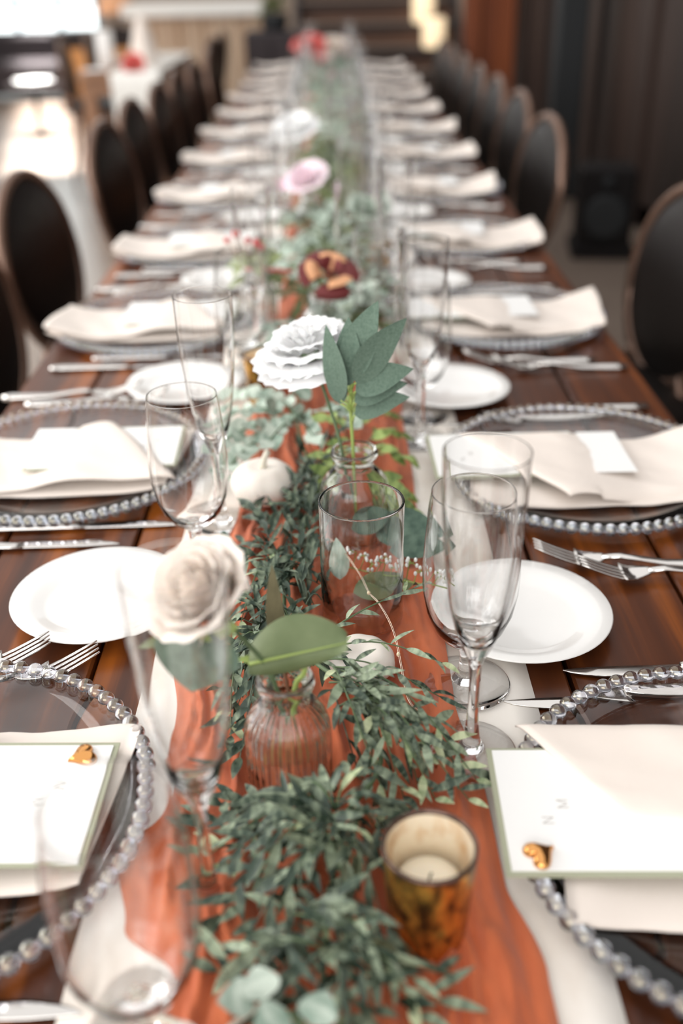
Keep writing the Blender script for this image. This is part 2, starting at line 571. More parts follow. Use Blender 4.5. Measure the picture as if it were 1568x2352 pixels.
# bar at the back
t = thing('bar_counter', 'pale slatted oak bar with thick white top at the back', 'bar', (-1.17, 9.5, 0))
Geo().box((0, 0.35, 0.985), (1.2, 0.8, 0.1), bev=0.012).build('countertop', M['bartop'], t, smooth=False)
Geo().box((0.05, 0.38, 0.46), (1.06, 0.6, 0.92)).build('carcass', M['barslat'], t, smooth=False)
for i in range(15):
    Geo().box((-0.46 + i * 0.0725, 0.065, 0.47), (0.064, 0.03, 0.92), bev=0.006).build('slat', M['barslat'], t, smooth=False)
t = thing('bar_cabinet', 'charcoal cabinet standing beyond the far end of the long table', 'cabinet', (-0.40, 7.5, 0))
Geo().box((0, 0.2, 0.45), (0.36, 0.4, 0.9), bev=0.01).build('body', M['sofa'], t, smooth=False)
for sx in (-0.085, 0.085):
    d = Geo().box((sx, -0.01, 0.45), (0.16, 0.025, 0.8), bev=0.005).build('door', M['sofa'], t, smooth=False)
    Geo().box((sx * 0.2, -0.03, 0.5), (0.015, 0.02, 0.12)).build('handle', M['slate'], d, smooth=False)
t = thing('potted_fern', 'green fern in a dark pot on the charcoal cabinet', 'plant', (-0.38, 7.75, 0.9))
Geo().lathe([(0, 0), (0.08, 0), (0.1, 0.11), (0.09, 0.11), (0, 0.1)], 20).build('pot', M['slate'], t)
rnd = random.Random(3)
lf = mesh_data('frond', leaf_geo(0.13, 0.035, 0.2, 0.5), M['fern'])
for i in range(34):
    a, e = rnd.uniform(0, 6.28), rnd.uniform(0.2, 1.4)
    place('frond', lf, basis((0.03 * math.cos(a), 0.03 * math.sin(a), 0.1 + 0.05 * rnd.random()), (math.cos(a) * math.cos(e), math.sin(a) * math.cos(e), math.sin(e)), (0, 0, 1), rnd.uniform(0.7, 1.1)), t)
t = thing('back_shelf', 'dark shelf unit with amber boards beyond the bar', 'shelf', (-2.2, 11.2, 0))
Geo().box((0, 0.2, 0.35), (1.2, 0.4, 0.7), bev=0.01).build('body', M['sofa'], t, smooth=False)
Geo().box((0, 0.15, 0.74), (1.24, 0.46, 0.06), bev=0.006).build('top', M['stairdark'], t, smooth=False)
Geo().box((0.02, -0.02, 0.36), (1.1, 0.02, 0.5), bev=0.004).build('door', M['amber'], t, smooth=False)
t = thing('copper_pendant', 'copper orange shade standing on the dark shelf', 'lamp', (-2.15, 11.25, 0.77))
Geo().lathe([(0, 0), (0.09, 0), (0.095, 0.015), (0.02, 0.03), (0.018, 0.16), (0, 0.16)], 20).build('base', M['stairdark'], t)
Geo().lathe([(0.19, 0.15), (0.13, 0.4), (0.125, 0.4), (0.185, 0.15)], 24).build('shade', M['peach'], t)
t = thing('low_sofa', 'charcoal low sofa standing under the bright window', 'sofa', (-3.75, 12.2, 0))
Geo().box((0, 0.35, 0.25), (1.7, 0.75, 0.34), bev=0.05).build('seat', M['sofa'], t, smooth=False)
Geo().box((0, 0.66, 0.45), (1.7, 0.2, 0.5), bev=0.06).build('backrest', M['sofa'], t, smooth=False)
for sx in (-0.85, 0.85):
    Geo().box((sx, 0.35, 0.32), (0.18, 0.75, 0.44), bev=0.05).build('armrest', M['sofa'], t, smooth=False)
    for yy in (0.05, 0.65):
        Geo().box((sx * 0.9, yy, 0.04), (0.06, 0.06, 0.08)).build('leg', M['stairdark'], t, smooth=False)
t = thing('tray_table', 'small dark side table carrying a round white tray', 'table', (-2.62, 9.55, 0))
Geo().lathe([(0, 0.4), (0.24, 0.4), (0.24, 0.43), (0, 0.43)], 28).build('tabletop', M['stairdark'], t)
Geo().lathe([(0, 0), (0.15, 0), (0.15, 0.02), (0.025, 0.03), (0.025, 0.4), (0, 0.4)], 20).build('pedestal', M['stairdark'], t)
tag(Geo().lathe([(0, 0.43), (0.13, 0.43), (0.17, 0.46), (0.165, 0.465), (0.12, 0.437), (0, 0.437)], 28).xf(Matrix.Translation((-2.62, 9.55, 0.001))).build('tray', M['china']), 'round white tray lying on the small dark side table', 'tray')

# ---------------------------------------------------------------- the long table
tb = thing('banquet_table', 'long dark stained plank banquet table set for many guests', 'table', (0, 0, 0))
xs = (-0.4525, -0.346, -0.206, -0.071, 0.066, 0.2, 0.331, 0.4525)
Y0, Y1 = 0.0, 6.72
for i in range(7):
    a, b = xs[i], xs[i + 1]
    o = Geo().box(((a + b) / 2, (Y0 + Y1) / 2, TOP - 0.021), (b - a - 0.004, Y1 - Y0, 0.042), bev=0.0022).build('plank', M['wood'], tb, smooth=False)
Geo().box((0, (Y0 + Y1) / 2, TOP - 0.038), (0.86, Y1 - Y0 - 0.04, 0.05)).build('underframe', M['seam'], tb, smooth=False)
for sx in (-0.4, 0.4):
    Geo().box((sx, (Y0 + Y1) / 2, TOP - 0.1), (0.025, Y1 - Y0 - 0.1, 0.09), bev=0.003).build('apron', M['wood'], tb, smooth=False)
    for yy in (0.12, 2.25, 4.5, 6.6):
        Geo().box((sx * 0.93, yy, 0.35), (0.08, 0.08, 0.70), bev=0.006).build('leg', M['wood'], tb, smooth=False)

# cream runner and terracotta gauze
def run_f(u, v):
    yy = 0.02 + v * 6.66
    x = (u - 0.5) * 0.322 + 0.004 * noise.noise((u * 2, yy * 1.3, 0.2)) + 0.003
    return (x, yy, TOP + 0.0022 + 0.0008 * noise.noise((x * 20, yy * 14, 3)))
tag(Geo().slab(16, 260, run_f, 0.0012).build('table_runner', M['runner']), 'wide cream fabric runner along the middle of the long table', 'runner')

LE = [(0.0, -0.10), (0.30, -0.095), (0.374, -0.097), (0.42, -0.13), (0.471, -0.141), (0.534, -0.115), (0.6, -0.125), (0.726, -0.140), (0.85, -0.12), (0.95, -0.1), (1.2, -0.11), (1.6, -0.09), (2.2, -0.1), (7, -0.1)]
RE = [(0.0, 0.13), (0.30, 0.13), (0.383, 0.125), (0.45, 0.112), (0.553, 0.109), (0.64, 0.1), (0.723, 0.098), (0.832, 0.098), (1.009, 0.094), (1.166, 0.095), (1.6, 0.085), (2.2, 0.1), (7, 0.1)]
def lerp(T, y):
    for (a, b), (c, d) in zip(T, T[1:]):
        if y <= c:
            k = (y - a) / (c - a)
            k = k * k * (3 - 2 * k)
            return b + (d - b) * k
    return T[-1][1]
def gauze_h(x, y):
    wx = x + 0.018 * noise.noise((x * 6, y * 5, 1.7)) + 0.006 * noise.noise((x * 20, y * 14, 9))
    h = 1 - abs(noise.noise((wx * 40, y * 3.2, 0.3))) * 3.2
    h2 = 1 - abs(noise.noise((wx * 85, y * 8.0, 4.3))) * 3.0
    h3 = noise.noise((wx * 18, y * 6, 7.1))
    return TOP + 0.0055 + max(-0.001, 0.0062 * h + 0.0044 * h2 + 0.0035 * h3 + 0.0022 * (1 - 3 * abs(noise.noise((wx * 170 + y * 30, y * 26, 2.2)))))
ys, y = [], 0.22
while y < 6.45:
    ys.append(y)
    y += 0.0035 if y < 1.0 else 0.008 if y < 2 else 0.03
g = Geo()
NX = 84
for y in ys:
    l, r = lerp(LE, y) + 0.006 * noise.noise((1, y * 9, 0)), lerp(RE, y) + 0.006 * noise.noise((5, y * 9, 0))
    for i in range(NX):
        u = i / (NX - 1)
        x = l + (r - l) * u
        e = min(1.0, min(u, 1 - u) * 9)
        z = gauze_h(x, y)
        z = TOP + 0.0036 + (z - TOP - 0.0036) * (0.25 + 0.75 * e)
        g.V.append(Vector((x, y, z)))
for j in range(len(ys) - 1):
    for i in range(NX - 1):
        g.F.append((j * NX + i, j * NX + i + 1, (j + 1) * NX + i + 1, (j + 1) * NX + i))
tag(g.build('gauze_runner', M['terracotta']), 'crinkled terracotta gauze runner bunched over the cream runner', 'runner')

# ---------------------------------------------------------------- place settings
ORD = ('first', 'second', 'third', 'fourth', 'fifth', 'sixth', 'seventh', 'eighth', 'ninth', 'tenth', 'eleventh', 'twelfth')
ROWS_R = [(0.287, 0.485), (0.292, 1.043), (0.287, 1.612), (0.280, 2.174)]
ROWS_L = [(-0.292, 0.513), (-0.314, 1.087), (-0.292, 1.619), (-0.290, 2.135)]
for k in range(4, 12):
    ROWS_R.append((0.286, 2.174 + (k - 3) * 0.545))
    ROWS_L.append((-0.288, 2.135 + (k - 3) * 0.55))
def where(side, k):
    return ORD[k] + (' along the dark wall side' if side == 'R' else ' along the window side')
SEATS = [('R', k, x, y) for k, (x, y) in enumerate(ROWS_R)] + [('L', k, x, y) for k, (x, y) in enumerate(ROWS_L)]
def at(x, y, rz, dx, dy):
    c, s = math.cos(rz), math.sin(rz)
    return x + dx * c - dy * s, y + dx * s + dy * c

# charger: glass dish and eighty beads
plate_prof = [(0, 0), (0.1, 0), (0.112, 0.0012), (0.13, 0.006), (0.157, 0.0132), (0.1585, 0.0148), (0.157, 0.0163), (0.13, 0.0098), (0.112, 0.0052), (0.1, 0.0042), (0, 0.0042)]
BEAD_ME = mesh_data('bead', Geo().ball((0, 0, 0), 0.0067, 14, 9), M['bead'])
NB = 78
def charger(name, near):
    t = thing(name, '', 'plate', group='beaded chargers')
    Geo().lathe(plate_prof, 96).build('dish', M['glass'], t)
    if near:
        for i in range(NB):
            w = 2 * math.pi * i / NB
            place('bead', BEAD_ME, Matrix.Translation((0.1615 * math.cos(w), 0.1615 * math.sin(w), 0.0165)), t)
    else:
        g = Geo()
        for i in range(NB):
            w = 2 * math.pi * i / NB
            g.ball((0.1615 * math.cos(w), 0.1615 * math.sin(w), 0.0165), 0.0067, 8, 6)
        g.build('bead_rim', M['bead'], t)['kind'] = 'stuff'
    return t
near_c, far_c = charger('charger_plate', True), charger('charger_plate', False)
near_k, far_k = tree(near_c), tree(far_c)

# napkin: a folded pad sagging into the plate, with a flap laid over the menu card
def sag(x):
    return 0.0046 + 0.0175 * min(1.0, abs(x) / 0.162) ** 3
def pad_geo(x0, x1, y0, y1, th, seed):
    g = Geo()
    n, m_ = 34, 22
    V = []
    for i in range(n):
        u = i / (n - 1)
        e = min(1.0, (min(u, 1 - u) * (n - 1)) / 2.2)
        e = 0.12 + 0.88 * math.sin(e * math.pi / 2)
        for k in range(m_):
            w = 2 * math.pi * k / m_
            c, s = math.cos(w), math.sin(w)
            yy = (abs(c) ** 0.5) * (1 if c > 0 else -1)
            zz = (abs(s) ** 0.85) * (1 if s > 0 else -1)
            x = x0 + (x1 - x0) * u + 0.010 * yy + 0.004 * noise.noise((yy * 2, seed, 4))
            wob = (0.009 * noise.noise((x * 8, seed, 0)) + 0.003 * noise.noise((x * 30, seed, 5))) * (1 if yy < 0 else 0.7)
            z = sag(x) + th / 2 + th / 2 * e * zz
            if s > 0.2:
                z += 0.0012 * noise.noise((x * 16, yy * 1.4, seed + 3))
            V.append((x, (y0 + y1) / 2 + (y1 - y0) / 2 * yy * (0.95 + 0.05 * e) + wob, z))
    F = []
    for i in range(n - 1):
        for k in range(m_):
            F.append((i * m_ + k, i * m_ + (k + 1) % m_, (i + 1) * m_ + (k + 1) % m_, (i + 1) * m_ + k))
    F.append(tuple(range(m_)))
    F.append(tuple((n - 1) * m_ + k for k in reversed(range(m_))))
    return g.add(V, F)

CARDZ = 0.0272
def flap_f(seed, pa, pb, pc, pd):
    A, B, C_, D = (Vector((*p, 0)) for p in (pa, pb, pc, pd))
    def f(u, v):
        p = (A * (1 - u) + B * u) * (1 - v) + (D * (1 - u) + C_ * u) * v
        x = p.x
        k = min(1, max(0, (x + 0.03) / 0.09))
        k = k * k * (3 - 2 * k)
        over = CARDZ + 0.0052
        free = sag(x) + 0.0135 + 0.007 * max(0, (x - 0.1) / 0.07) * v
        z = over * (1 - k) + free * k
        z += 0.0007 * (1 - 2.5 * abs(noise.noise((p.x * 22 + p.y * 30, p.y * 8 - p.x * 6, seed + 5)))) + 0.0028 * noise.noise((p.x * 13, p.y * 9, seed)) + 0.0014 * noise.noise((p.x * 30 + p.y * 18, p.y * 6, seed + 2))
        ev = math.sqrt(max(0, 1 - (1 - min(1, v * 8)) ** 2))
        eb = math.sqrt(max(0, 1 - (1 - min(1, (1 - v) * 10)) ** 2))
        eu = math.sqrt(max(0, 1 - (1 - min(1, u * 12)) ** 2))
        z -= (1 - ev) * (0.009 if x > -0.005 else 0.003) + (1 - eb) * 0.003 + (1 - eu) * 0.0024
        p.y += 0.009 * noise.noise((p.x * 8, seed, 2)) + 0.012 * math.sin((u - 0.1) * 3.1) * (v - 0.5) * -1.0
        p.x += 0.008 * noise.noise((p.y * 11, seed, 6))
        return (p.x, p.y, z)
    return f

def napkin(seed, first, narrow=False):
    t = thing('linen_napkin', '', 'napkin', group='folded linen napkins')
    pad_geo(-0.135, 0.152, -0.082, 0.074, 0.0095, seed).build('folded_pad', M['linen'], t)
    if narrow:
        f = flap_f(seed, (-0.020, -0.080), (0.150, -0.084), (0.160, 0.084), (-0.052, 0.084))
    elif first:
        f = flap_f(seed, (-0.092, -0.006), (0.150, -0.084), (0.160, 0.084), (-0.150, 0.088))
    else:
        f = flap_f(seed, (-0.040, -0.086), (0.148, -0.076), (0.160, 0.080), (-0.140, 0.076))
    Geo().slab(44, 26, f, 0.002).build('folded_flap', M['linen'], t)
    return t

def stroke(g, a, b, w=0.0007, z=0.0):
    a, b = Vector((*a, z)), Vector((*b, z))
    n = (b - a).normalized().cross(Vector((0, 0, 1))) * w / 2
    h = Vector((0, 0, 0.00012))
    V = [a - n, a + n, b + n, b - n]
    g.add(V + [v + h for v in V], [(4, 5, 6, 7), (0, 1, 5, 4), (1, 2, 6, 5), (2, 3, 7, 6), (3, 0, 4, 7)])
def letter(ch, pos, s):
    """letter read by the diner: its top points to -x, its line runs to +y (right side seat)"""
    g = Geo()
    P = {'N': [((0, 0), (0, 1)), ((0, 1), (0.7, 0)), ((0.7, 0), (0.7, 1))],
         'M': [((0, 0), (0, 1)), ((0, 1), (0.45, 0.1)), ((0.45, 0.1), (0.9, 1)), ((0.9, 1), (0.9, 0))]}[ch]
    for a, b in P:
        q = lambda p: (pos[0] - p[1] * s, pos[1] + p[0] * s)
        stroke(g, q(a), q(b), s * 0.1, 0.0)
    return g
def menu_card():
    t = thing('menu_card', '', 'menu', group='white menu cards')
    Geo().box((-0.0895, 0.002, 0.0006), (0.175, 0.116, 0.0012)).build('backing_card', M['sage'], t, smooth=False)
    w = Geo().box((-0.0885, 0.0025, 0.0017), (0.169, 0.109, 0.0008)).build('printed_card', M['card'], t, smooth=False)
    for ch, p in (('N', (-0.140, -0.013)), ('M', (-0.128, 0.001))):
        letter(ch, p, 0.0075).xf(Matrix.Translation((0, 0, 0.00212))).build('printed_letter', M['ink'], w, smooth=False)
    return t
def place_card():
    t = thing('place_card', '', 'card', group='white place cards')
    Geo().slab(8, 4, lambda u, v: ((v - 0.5) * 0.046, (u - 0.5) * 0.108, 0.0012 + 0.003 * (u - 0.5) ** 2), 0.0007).build('paper', M['card'], t, smooth=False)
    return t
def heart():
    g = Geo()
    V, F = [], []
    n, m_ = 40, 5
    for j in range(m_):
        k = j / (m_ - 1)
        for i in range(n):
            a = 2 * math.pi * i / n
            x, y = 16 * math.sin(a) ** 3, 13 * math.cos(a) - 5 * math.cos(2 * a) - 2 * math.cos(3 * a) - math.cos(4 * a)
            s = 0.0118 / 17 * math.cos(k * math.pi / 2) ** 0.6 if j < m_ - 1 else 0.00002
            V.append((x * s, y * s, 0.0055 * math.sin(k * math.pi / 2)))
    for j in range(m_ - 1):
        for i in range(n):
            F.append((j * n + (i + 1) % n, j * n + i, (j + 1) * n + i, (j + 1) * n + (i + 1) % n))
    F.append(tuple(range(n)))
    return g.add(V, F)

# cutlery along +x, tips at the origin
def knife():
    t = thing('table_knife', '', 'knife', group='steel knives')
    def f(u, v):
        x = 0.105 * u
        w = 0.0095 * min(1, (u * 3.2) ** 0.55)
        return (x, (v - 0.85) * 2 * w * (0.62 if v < 0.85 else 0.9), 0.003 + 0.0002 * math.sin(v * 3.14))
    Geo().slab(18, 5, f, 0.0016).build('blade', M['steel'], t)
    pts, rr = [(0.1, 0, 0.004), (0.115, 0, 0.0045), (0.13, 0, 0.005), (0.17, 0, 0.005), (0.205, 0, 0.005), (0.222, 0, 0.005), (0.225, 0, 0.005)], [0.0035, 0.004, 0.0048, 0.005, 0.0056, 0.005, 0.002]
    Geo().tube(pts, rr, 10).xf(Matrix.Diagonal((1, 1.35, 0.8, 1))).build('handle', M['steel'], t)
    return t
def fork(s=1.0):
    t = thing('table_fork', '', 'fork', group='steel forks')
    hz = lambda x: 0.0035 + 0.021 * max(0, (0.052 - x) / 0.052) ** 1.15 * (1 if x < 0.052 else 0) + (0.008 * math.exp(-((x - 0.085) / 0.03) ** 2))
    for k in range(4):
        y0 = (k - 1.5) * 0.0062
        pts = [(x, y0 * (0.92 + 0.08 * min(1, x / 0.03)), hz(x)) for x in (0, 0.01, 0.02, 0.03, 0.04, 0.048)]
        Geo().tube(pts, [0.0008, 0.0014, 0.0016, 0.0017, 0.0018, 0.0018], 6).xf(Matrix.Scale(s, 4)).build('tine', M['steel'], t)
    def f(u, v):
        x = 0.042 + 0.03 * u
        w = 0.0113 * (1 - u) ** 0.6 + 0.0032
        return (x, (v - 0.5) * 2 * w, hz(x) + 0.0012 + 0.002 * (2 * v - 1) ** 2 * (1 - u))
    Geo().slab(10, 7, f, 0.002).xf(Matrix.Scale(s, 4)).build('head', M['steel'], t)
    xs_ = [0.068, 0.085, 0.105, 0.13, 0.16, 0.185, 0.198, 0.2]
    Geo().tube([(x, 0, hz(x)) for x in xs_], [0.003, 0.0028, 0.003, 0.0038, 0.005, 0.0058, 0.0045, 0.002], 10).xf(Matrix.Diagonal((s, 1.35 * s, s, 1))).build('handle', M['steel'], t)
    return t

bread_prof = [(0, 0.001), (0.045, 0.001), (0.047, 0), (0.05, 0.001), (0.062, 0.006), (0.0815, 0.0125), (0.0825, 0.0135), (0.0815, 0.0145), (0.062, 0.0092), (0.054, 0.0058), (0.05, 0.0045), (0, 0.0045)]
def bread_plate():
    o = Geo().lathe(bread_prof, 72).build('bread_plate', M['china'])
    return tag(o, '', 'plate', 'white bread plates')

def lip(ro, ri, z):
    c, h = (ro + ri) / 2, (ro - ri) / 2
    return [(ro, z - 0.0016), (ro, z - 0.0009)] + [(c + h * math.cos(a), z - h + h * math.sin(a)) for a in (0, 0.5, 1.0, math.pi / 2, 2.14, 2.64, math.pi)] + [(ri, z - 0.0009), (ri, z - 0.0016)]
# stemware: one closed glass outline cut into foot, stem and bowl bands that share their rings
def stemware(name, cat, foot, stem, bowl_out, bowl_in, group, seg=128):
    t = thing(name, '', cat, group=group)
    Geo().lathe(foot, seg).build('foot', M['glass'], t)
    Geo().lathe([foot[-1]] + stem, seg // 2 if False else seg).build('stem', M['glass'], t)
    Geo().lathe([stem[-1]] + bowl_out + bowl_in, seg).build('bowl', M['glass'], t)
    return t
def flute():
    foot = [(0, 0.0012), (0.02, 0.0008), (0.033, 0.0), (0.0345, 0.0007), (0.0338, 0.0016), (0.02, 0.0034), (0.0105, 0.006)]
    stem = [(0.0078, 0.0095), (0.0060, 0.016), (0.0046, 0.03), (0.0038, 0.05), (0.0040, 0.07), (0.0048, 0.082)]
    out = [(0.0062, 0.088), (0.0105, 0.097), (0.0155, 0.112), (0.0200, 0.132), (0.0236, 0.156), (0.0262, 0.184), (0.0279, 0.215), (0.0285, 0.24)] + lip(0.0287, 0.0281, 0.2516)
    inn = [(0.0279, 0.24), (0.0273, 0.215), (0.0256, 0.184), (0.0230, 0.156), (0.0193, 0.132), (0.0146, 0.1135), (0.0082, 0.1035), (0.0035, 0.1005), (0, 0.1)]
    return stemware('champagne_flute', 'glass', foot, stem, out, inn, 'champagne flutes')
def wine():
    foot = [(0, 0.0012), (0.022, 0.0008), (0.0352, 0.0), (0.0368, 0.0007), (0.036, 0.0016), (0.022, 0.0034), (0.0125, 0.006)]
    stem = [(0.0088, 0.010), (0.0066, 0.016), (0.0058, 0.024), (0.0062, 0.032), (0.0075, 0.037)]
    out = [(0.0115, 0.041), (0.0205, 0.048), (0.0285, 0.059), (0.0345, 0.075), (0.0375, 0.094), (0.0380, 0.112), (0.0368, 0.140), (0.0345, 0.166), (0.0333, 0.174)] + lip(0.0327, 0.0321, 0.1794)
    inn = [(0.0327, 0.174), (0.0339, 0.166), (0.0362, 0.140), (0.0374, 0.112), (0.0368, 0.094), (0.0337, 0.075), (0.0270, 0.060), (0.0185, 0.0505), (0.0085, 0.0468), (0, 0.0462)]
    return stemware('wine_glass', 'glass', foot, stem, out, inn, 'wine glasses')

FL, WG = flute(), wine()
FLk, WGk = tree(FL), tree(WG)
BP = bread_plate()
NAP = [napkin(1.0, True), napkin(2.5, False), napkin(6.2, False), napkin(4.4, True, True)]
NAPk = [tree(n) for n in NAP]
FLAPZ = [max(v.co.z for c in n.children if c.name.startswith('folded_flap') for v in c.data.vertices if abs(v.co.x - 0.026) < 0.022 and abs(v.co.y) < 0.05) for n in NAP]
MC, PC = menu_card(), place_card()
MCk, PCk = tree(MC), tree(PC)
KN, FK = knife(), fork()
KNk, FKk = tree(KN), tree(FK)
used = set()
def put(root, kids, x, y, z, rz, label):
    """first time the prototype itself, then copies"""
    if root.name not in used:
        used.add(root.name)
        root.location = (x, y, z)
        root.rotation_euler = (0, 0, rz)
        root['label'] = label
        return root
    return dup(root, (x, y, z), rz, label, kids)

rnd = random.Random(8)
FLUTE = {('R', 0): (0.105, 0.575), ('L', 0): (-0.078, 0.441), ('R', 1): (0.112, 1.143), ('L', 1): (-0.118, 0.938), ('L', 2): (-0.11, 1.475), ('R', 2): (0.11, 1.70)}
WINE = {('R', 0): (0.111, 0.657), ('L', 0): (-0.103, 0.346), ('R', 1): (0.118, 1.22), ('L', 1): (-0.135, 0.863), ('L', 2): (-0.125, 1.395), ('R', 2): (0.12, 1.79)}
BREAD = {('R', 1): (0.170, 0.747), ('L', 0): (-0.2175, 0.788), ('R', 2): (0.166, 1.297), ('L', 1): (-0.207, 1.333), ('R', 3): (0.178, 1.83), ('L', 2): (-0.2, 1.87)}
for side, k, x, y in SEATS:
    rz = 0.0 if side == 'R' else math.pi
    wh = where(side, k)
    j = (lambda a: 0.0) if k < 3 else (lambda a: rnd.uniform(-a, a))
    near = k < 3
    put(near_c if near else far_c, near_k if near else far_k, x, y, TOP + (0.0008 if abs(x) < 0.45 else 0), rz + (0 if near else rnd.uniform(0, 6)), 'clear beaded glass charger plate, ' + wh)
    q = (0 if side == 'R' else 3) if k == 0 else 1 + (k % 2 if k > 2 else 0)
    ndy = 0.0 if k == 0 else -0.016
    lx = -0.042 if side == 'L' else 0.0
    nx = 0.004 if (side, k) == ('L', 0) else 0.0
    put(NAP[q], NAPk[q], x + nx + j(0.01), y + ndy + j(0.01), TOP + 0.0008, rz + j(0.06), 'folded cream linen napkin on beaded plate, ' + wh)
    if k < 4:
        put(MC, MCk, x + lx, y, TOP + CARDZ + 0.0008, rz + (R(-1.5) if k == 0 else R(1)), 'white menu card with sage backing, ' + wh)
    if 0 < k < 7:
        hx, hy = at(x, y, rz, 0.026, 0.0)
        put(PC, PCk, hx, hy, TOP + FLAPZ[q] - 0.0014, rz + j(0.1), 'small white place card on napkin, ' + wh)
    bx, by = BREAD.get((side, k), at(x, y, rz, -0.115 + j(0.008), -0.29 + j(0.012)))
    if (side, k) not in (('R', 0),):
        put(BP, [], bx, by, TOP + 0.003, 0, 'round white china bread plate, ' + wh)
    fx, fy = FLUTE.get((side, k), at(x, y, rz, -0.176 + j(0.012), 0.09 + j(0.015)))
    put(FL, FLk, fx, fy, TOP + 0.0036, j(3), 'tall clear champagne flute, ' + wh)
    wx, wy = WINE.get((side, k), at(x, y, rz, -0.17 + j(0.012), 0.172 + j(0.015)))
    put(WG, WGk, wx, wy, TOP + 0.0036, j(3), 'rounded clear wine glass, ' + wh)
    if k < 7:
        for n_, (dx, dy, ang) in enumerate(((-0.148, 0.148, 0.01), (-0.092, 0.187, 0.015))):
            kx, ky = at(x, y, rz, dx + j(0.01), dy + j(0.006))
            put(KN, KNk, kx, ky, TOP + 0.0006, rz + ang, ('steel knife nearer the plate, ' if n_ == 0 else 'steel knife farther from the plate, ') + wh)
        F = {('R', 1): ((0.200, 0.846, -0.08), (0.238, 0.812, 0.03)), ('L', 0): ((-0.243, 0.705, math.pi + 0.3), (-0.198, 0.690, math.pi + 0.34))}.get((side, k))
        for n_ in range(2):
            if F:
                kx, ky, an = F[n_]
            else:
                kx, ky = at(x, y, rz, (-0.09, -0.05)[n_] + j(0.01), (-0.2, -0.228)[n_] + j(0.006))
                an = rz + j(0.06)
            put(FK, FKk, kx, ky, TOP + 0.0008, an, ('steel fork nearer the plate, ' if n_ == 0 else 'steel fork farther from the plate, ') + wh)
    if k == 0:
        h = heart().xf(Matrix.Rotation(R(38), 4, 'Z')).build('gold_heart', M['gold'])
        hx, hy = at(x, y, rz, -0.155, -0.036)
        h.location = (hx + lx, hy, TOP + CARDZ + 0.0008 + 0.0021)
        h.rotation_euler = (0, 0, rz + R(80))
        tag(h, 'small shiny gold heart on the menu card, ' + wh, 'ornament', 'gold hearts')

# ---------------------------------------------------------------- chairs
def chair():
    t = thing('medallion_chair', '', 'chair', group='oval backed chairs round the long table')
    tilt = Matrix.Translation((0, 0, 0.5)) @ Matrix.Rotation(R(8), 4, 'Y') @ Matrix.Translation((0, 0, -0.5))
    ov = lambda a, w, h: (0.0, w * math.cos(a), 0.69 + h * math.sin(a))
    Geo().tube([ov(2 * math.pi * i / 40, 0.188, 0.197) for i in range(41)], 0.0135, 8, False).xf(tilt).build('back_frame', M['chairframe'], t)
    def pad(sgn):
        def f(u, v):
            a, r = 2 * math.pi * u, v
            return (sgn * 0.024 * math.sqrt(max(0, 1 - r * r * 0.96)), 0.178 * r * math.cos(a), 0.69 + 0.186 * r * math.sin(a))
        return f
    g = Geo()
    g.grid(36, 8, pad(-1), True)
    g.grid(36, 8, pad(1), True)
    g.xf(tilt).build('backrest', M['vinyl'], t)
    for s_ in (-1, 1):
        Geo().tube([(0.0, s_ * 0.10, 0.53), (-0.005, s_ * 0.13, 0.49), (-0.01, s_ * 0.18, 0.44), (0.015, s_ * 0.19, 0.2), (0.06, s_ * 0.2, 0.0)], [0.014, 0.015, 0.018, 0.015, 0.012], 8).build('leg', M['chairframe'], t)
        Geo().tube([(-0.40, s_ * 0.19, 0.43), (-0.41, s_ * 0.19, 0.2), (-0.41, s_ * 0.19, 0.0)], [0.02, 0.016, 0.01], 8).build('leg', M['chairframe'], t)
    V = lambda w, z: (-0.2 + (0.235 * abs(math.cos(w)) ** 0.7 * (1 if math.cos(w) > 0 else -1)), 0.235 * abs(math.sin(w)) ** 0.7 * (1 if math.sin(w) > 0 else -1), z)
    g = Geo()
    zs = ((0.9, 0.46), (1.0, 0.475), (0.98, 0.495), (0.8, 0.512), (0.4, 0.52), (0.01, 0.522))
    g.grid(32, 6, lambda u, v: tuple(Vector((-0.2, 0, 0)) + (Vector(V(2 * math.pi * u, 0)) - Vector((-0.2, 0, 0))) * zs[round(v * 5)][0] + Vector((0, 0, zs[round(v * 5)][1]))), True)
    g.build('seat', M['vinyl'], t)
    g = Geo()
    g.grid(32, 2, lambda u, v: V(2 * math.pi * u, 0.41 + 0.055 * v), True)
    g.build('apron', M['chairframe'], t)
    return t
CH = chair()
CHk = tree(CH)
cr = [(0.685, 2.0, 12), (0.595, 3.1, 9), (0.62, 3.75, 7), (0.62, 4.3, 6), (0.62, 4.85, 5), (0.62, 5.4, 5), (0.62, 5.95, 4), (0.62, 6.5, 4)]
cl = [(-0.645, 1.78, -8), (-0.645, 2.32, -8), (-0.63, 3.17, -8), (-0.65, 3.75, -7), (-0.64, 4.3, -6), (-0.64, 4.85, -5), (-0.63, 5.4, -5), (-0.63, 6.2, -5)]
for i, (x, y, a) in enumerate(cr):
    put(CH, CHk, x, y, 0.0, R(a), 'oval black backed chair with pale frame, %s along the dark wall side' % ORD[i])
for i, (x, y, a) in enumerate(cl):
    put(CH, CHk, x, y, 0.0, math.pi + R(a), 'oval black backed chair with pale frame, %s along the window side' % ORD[i])

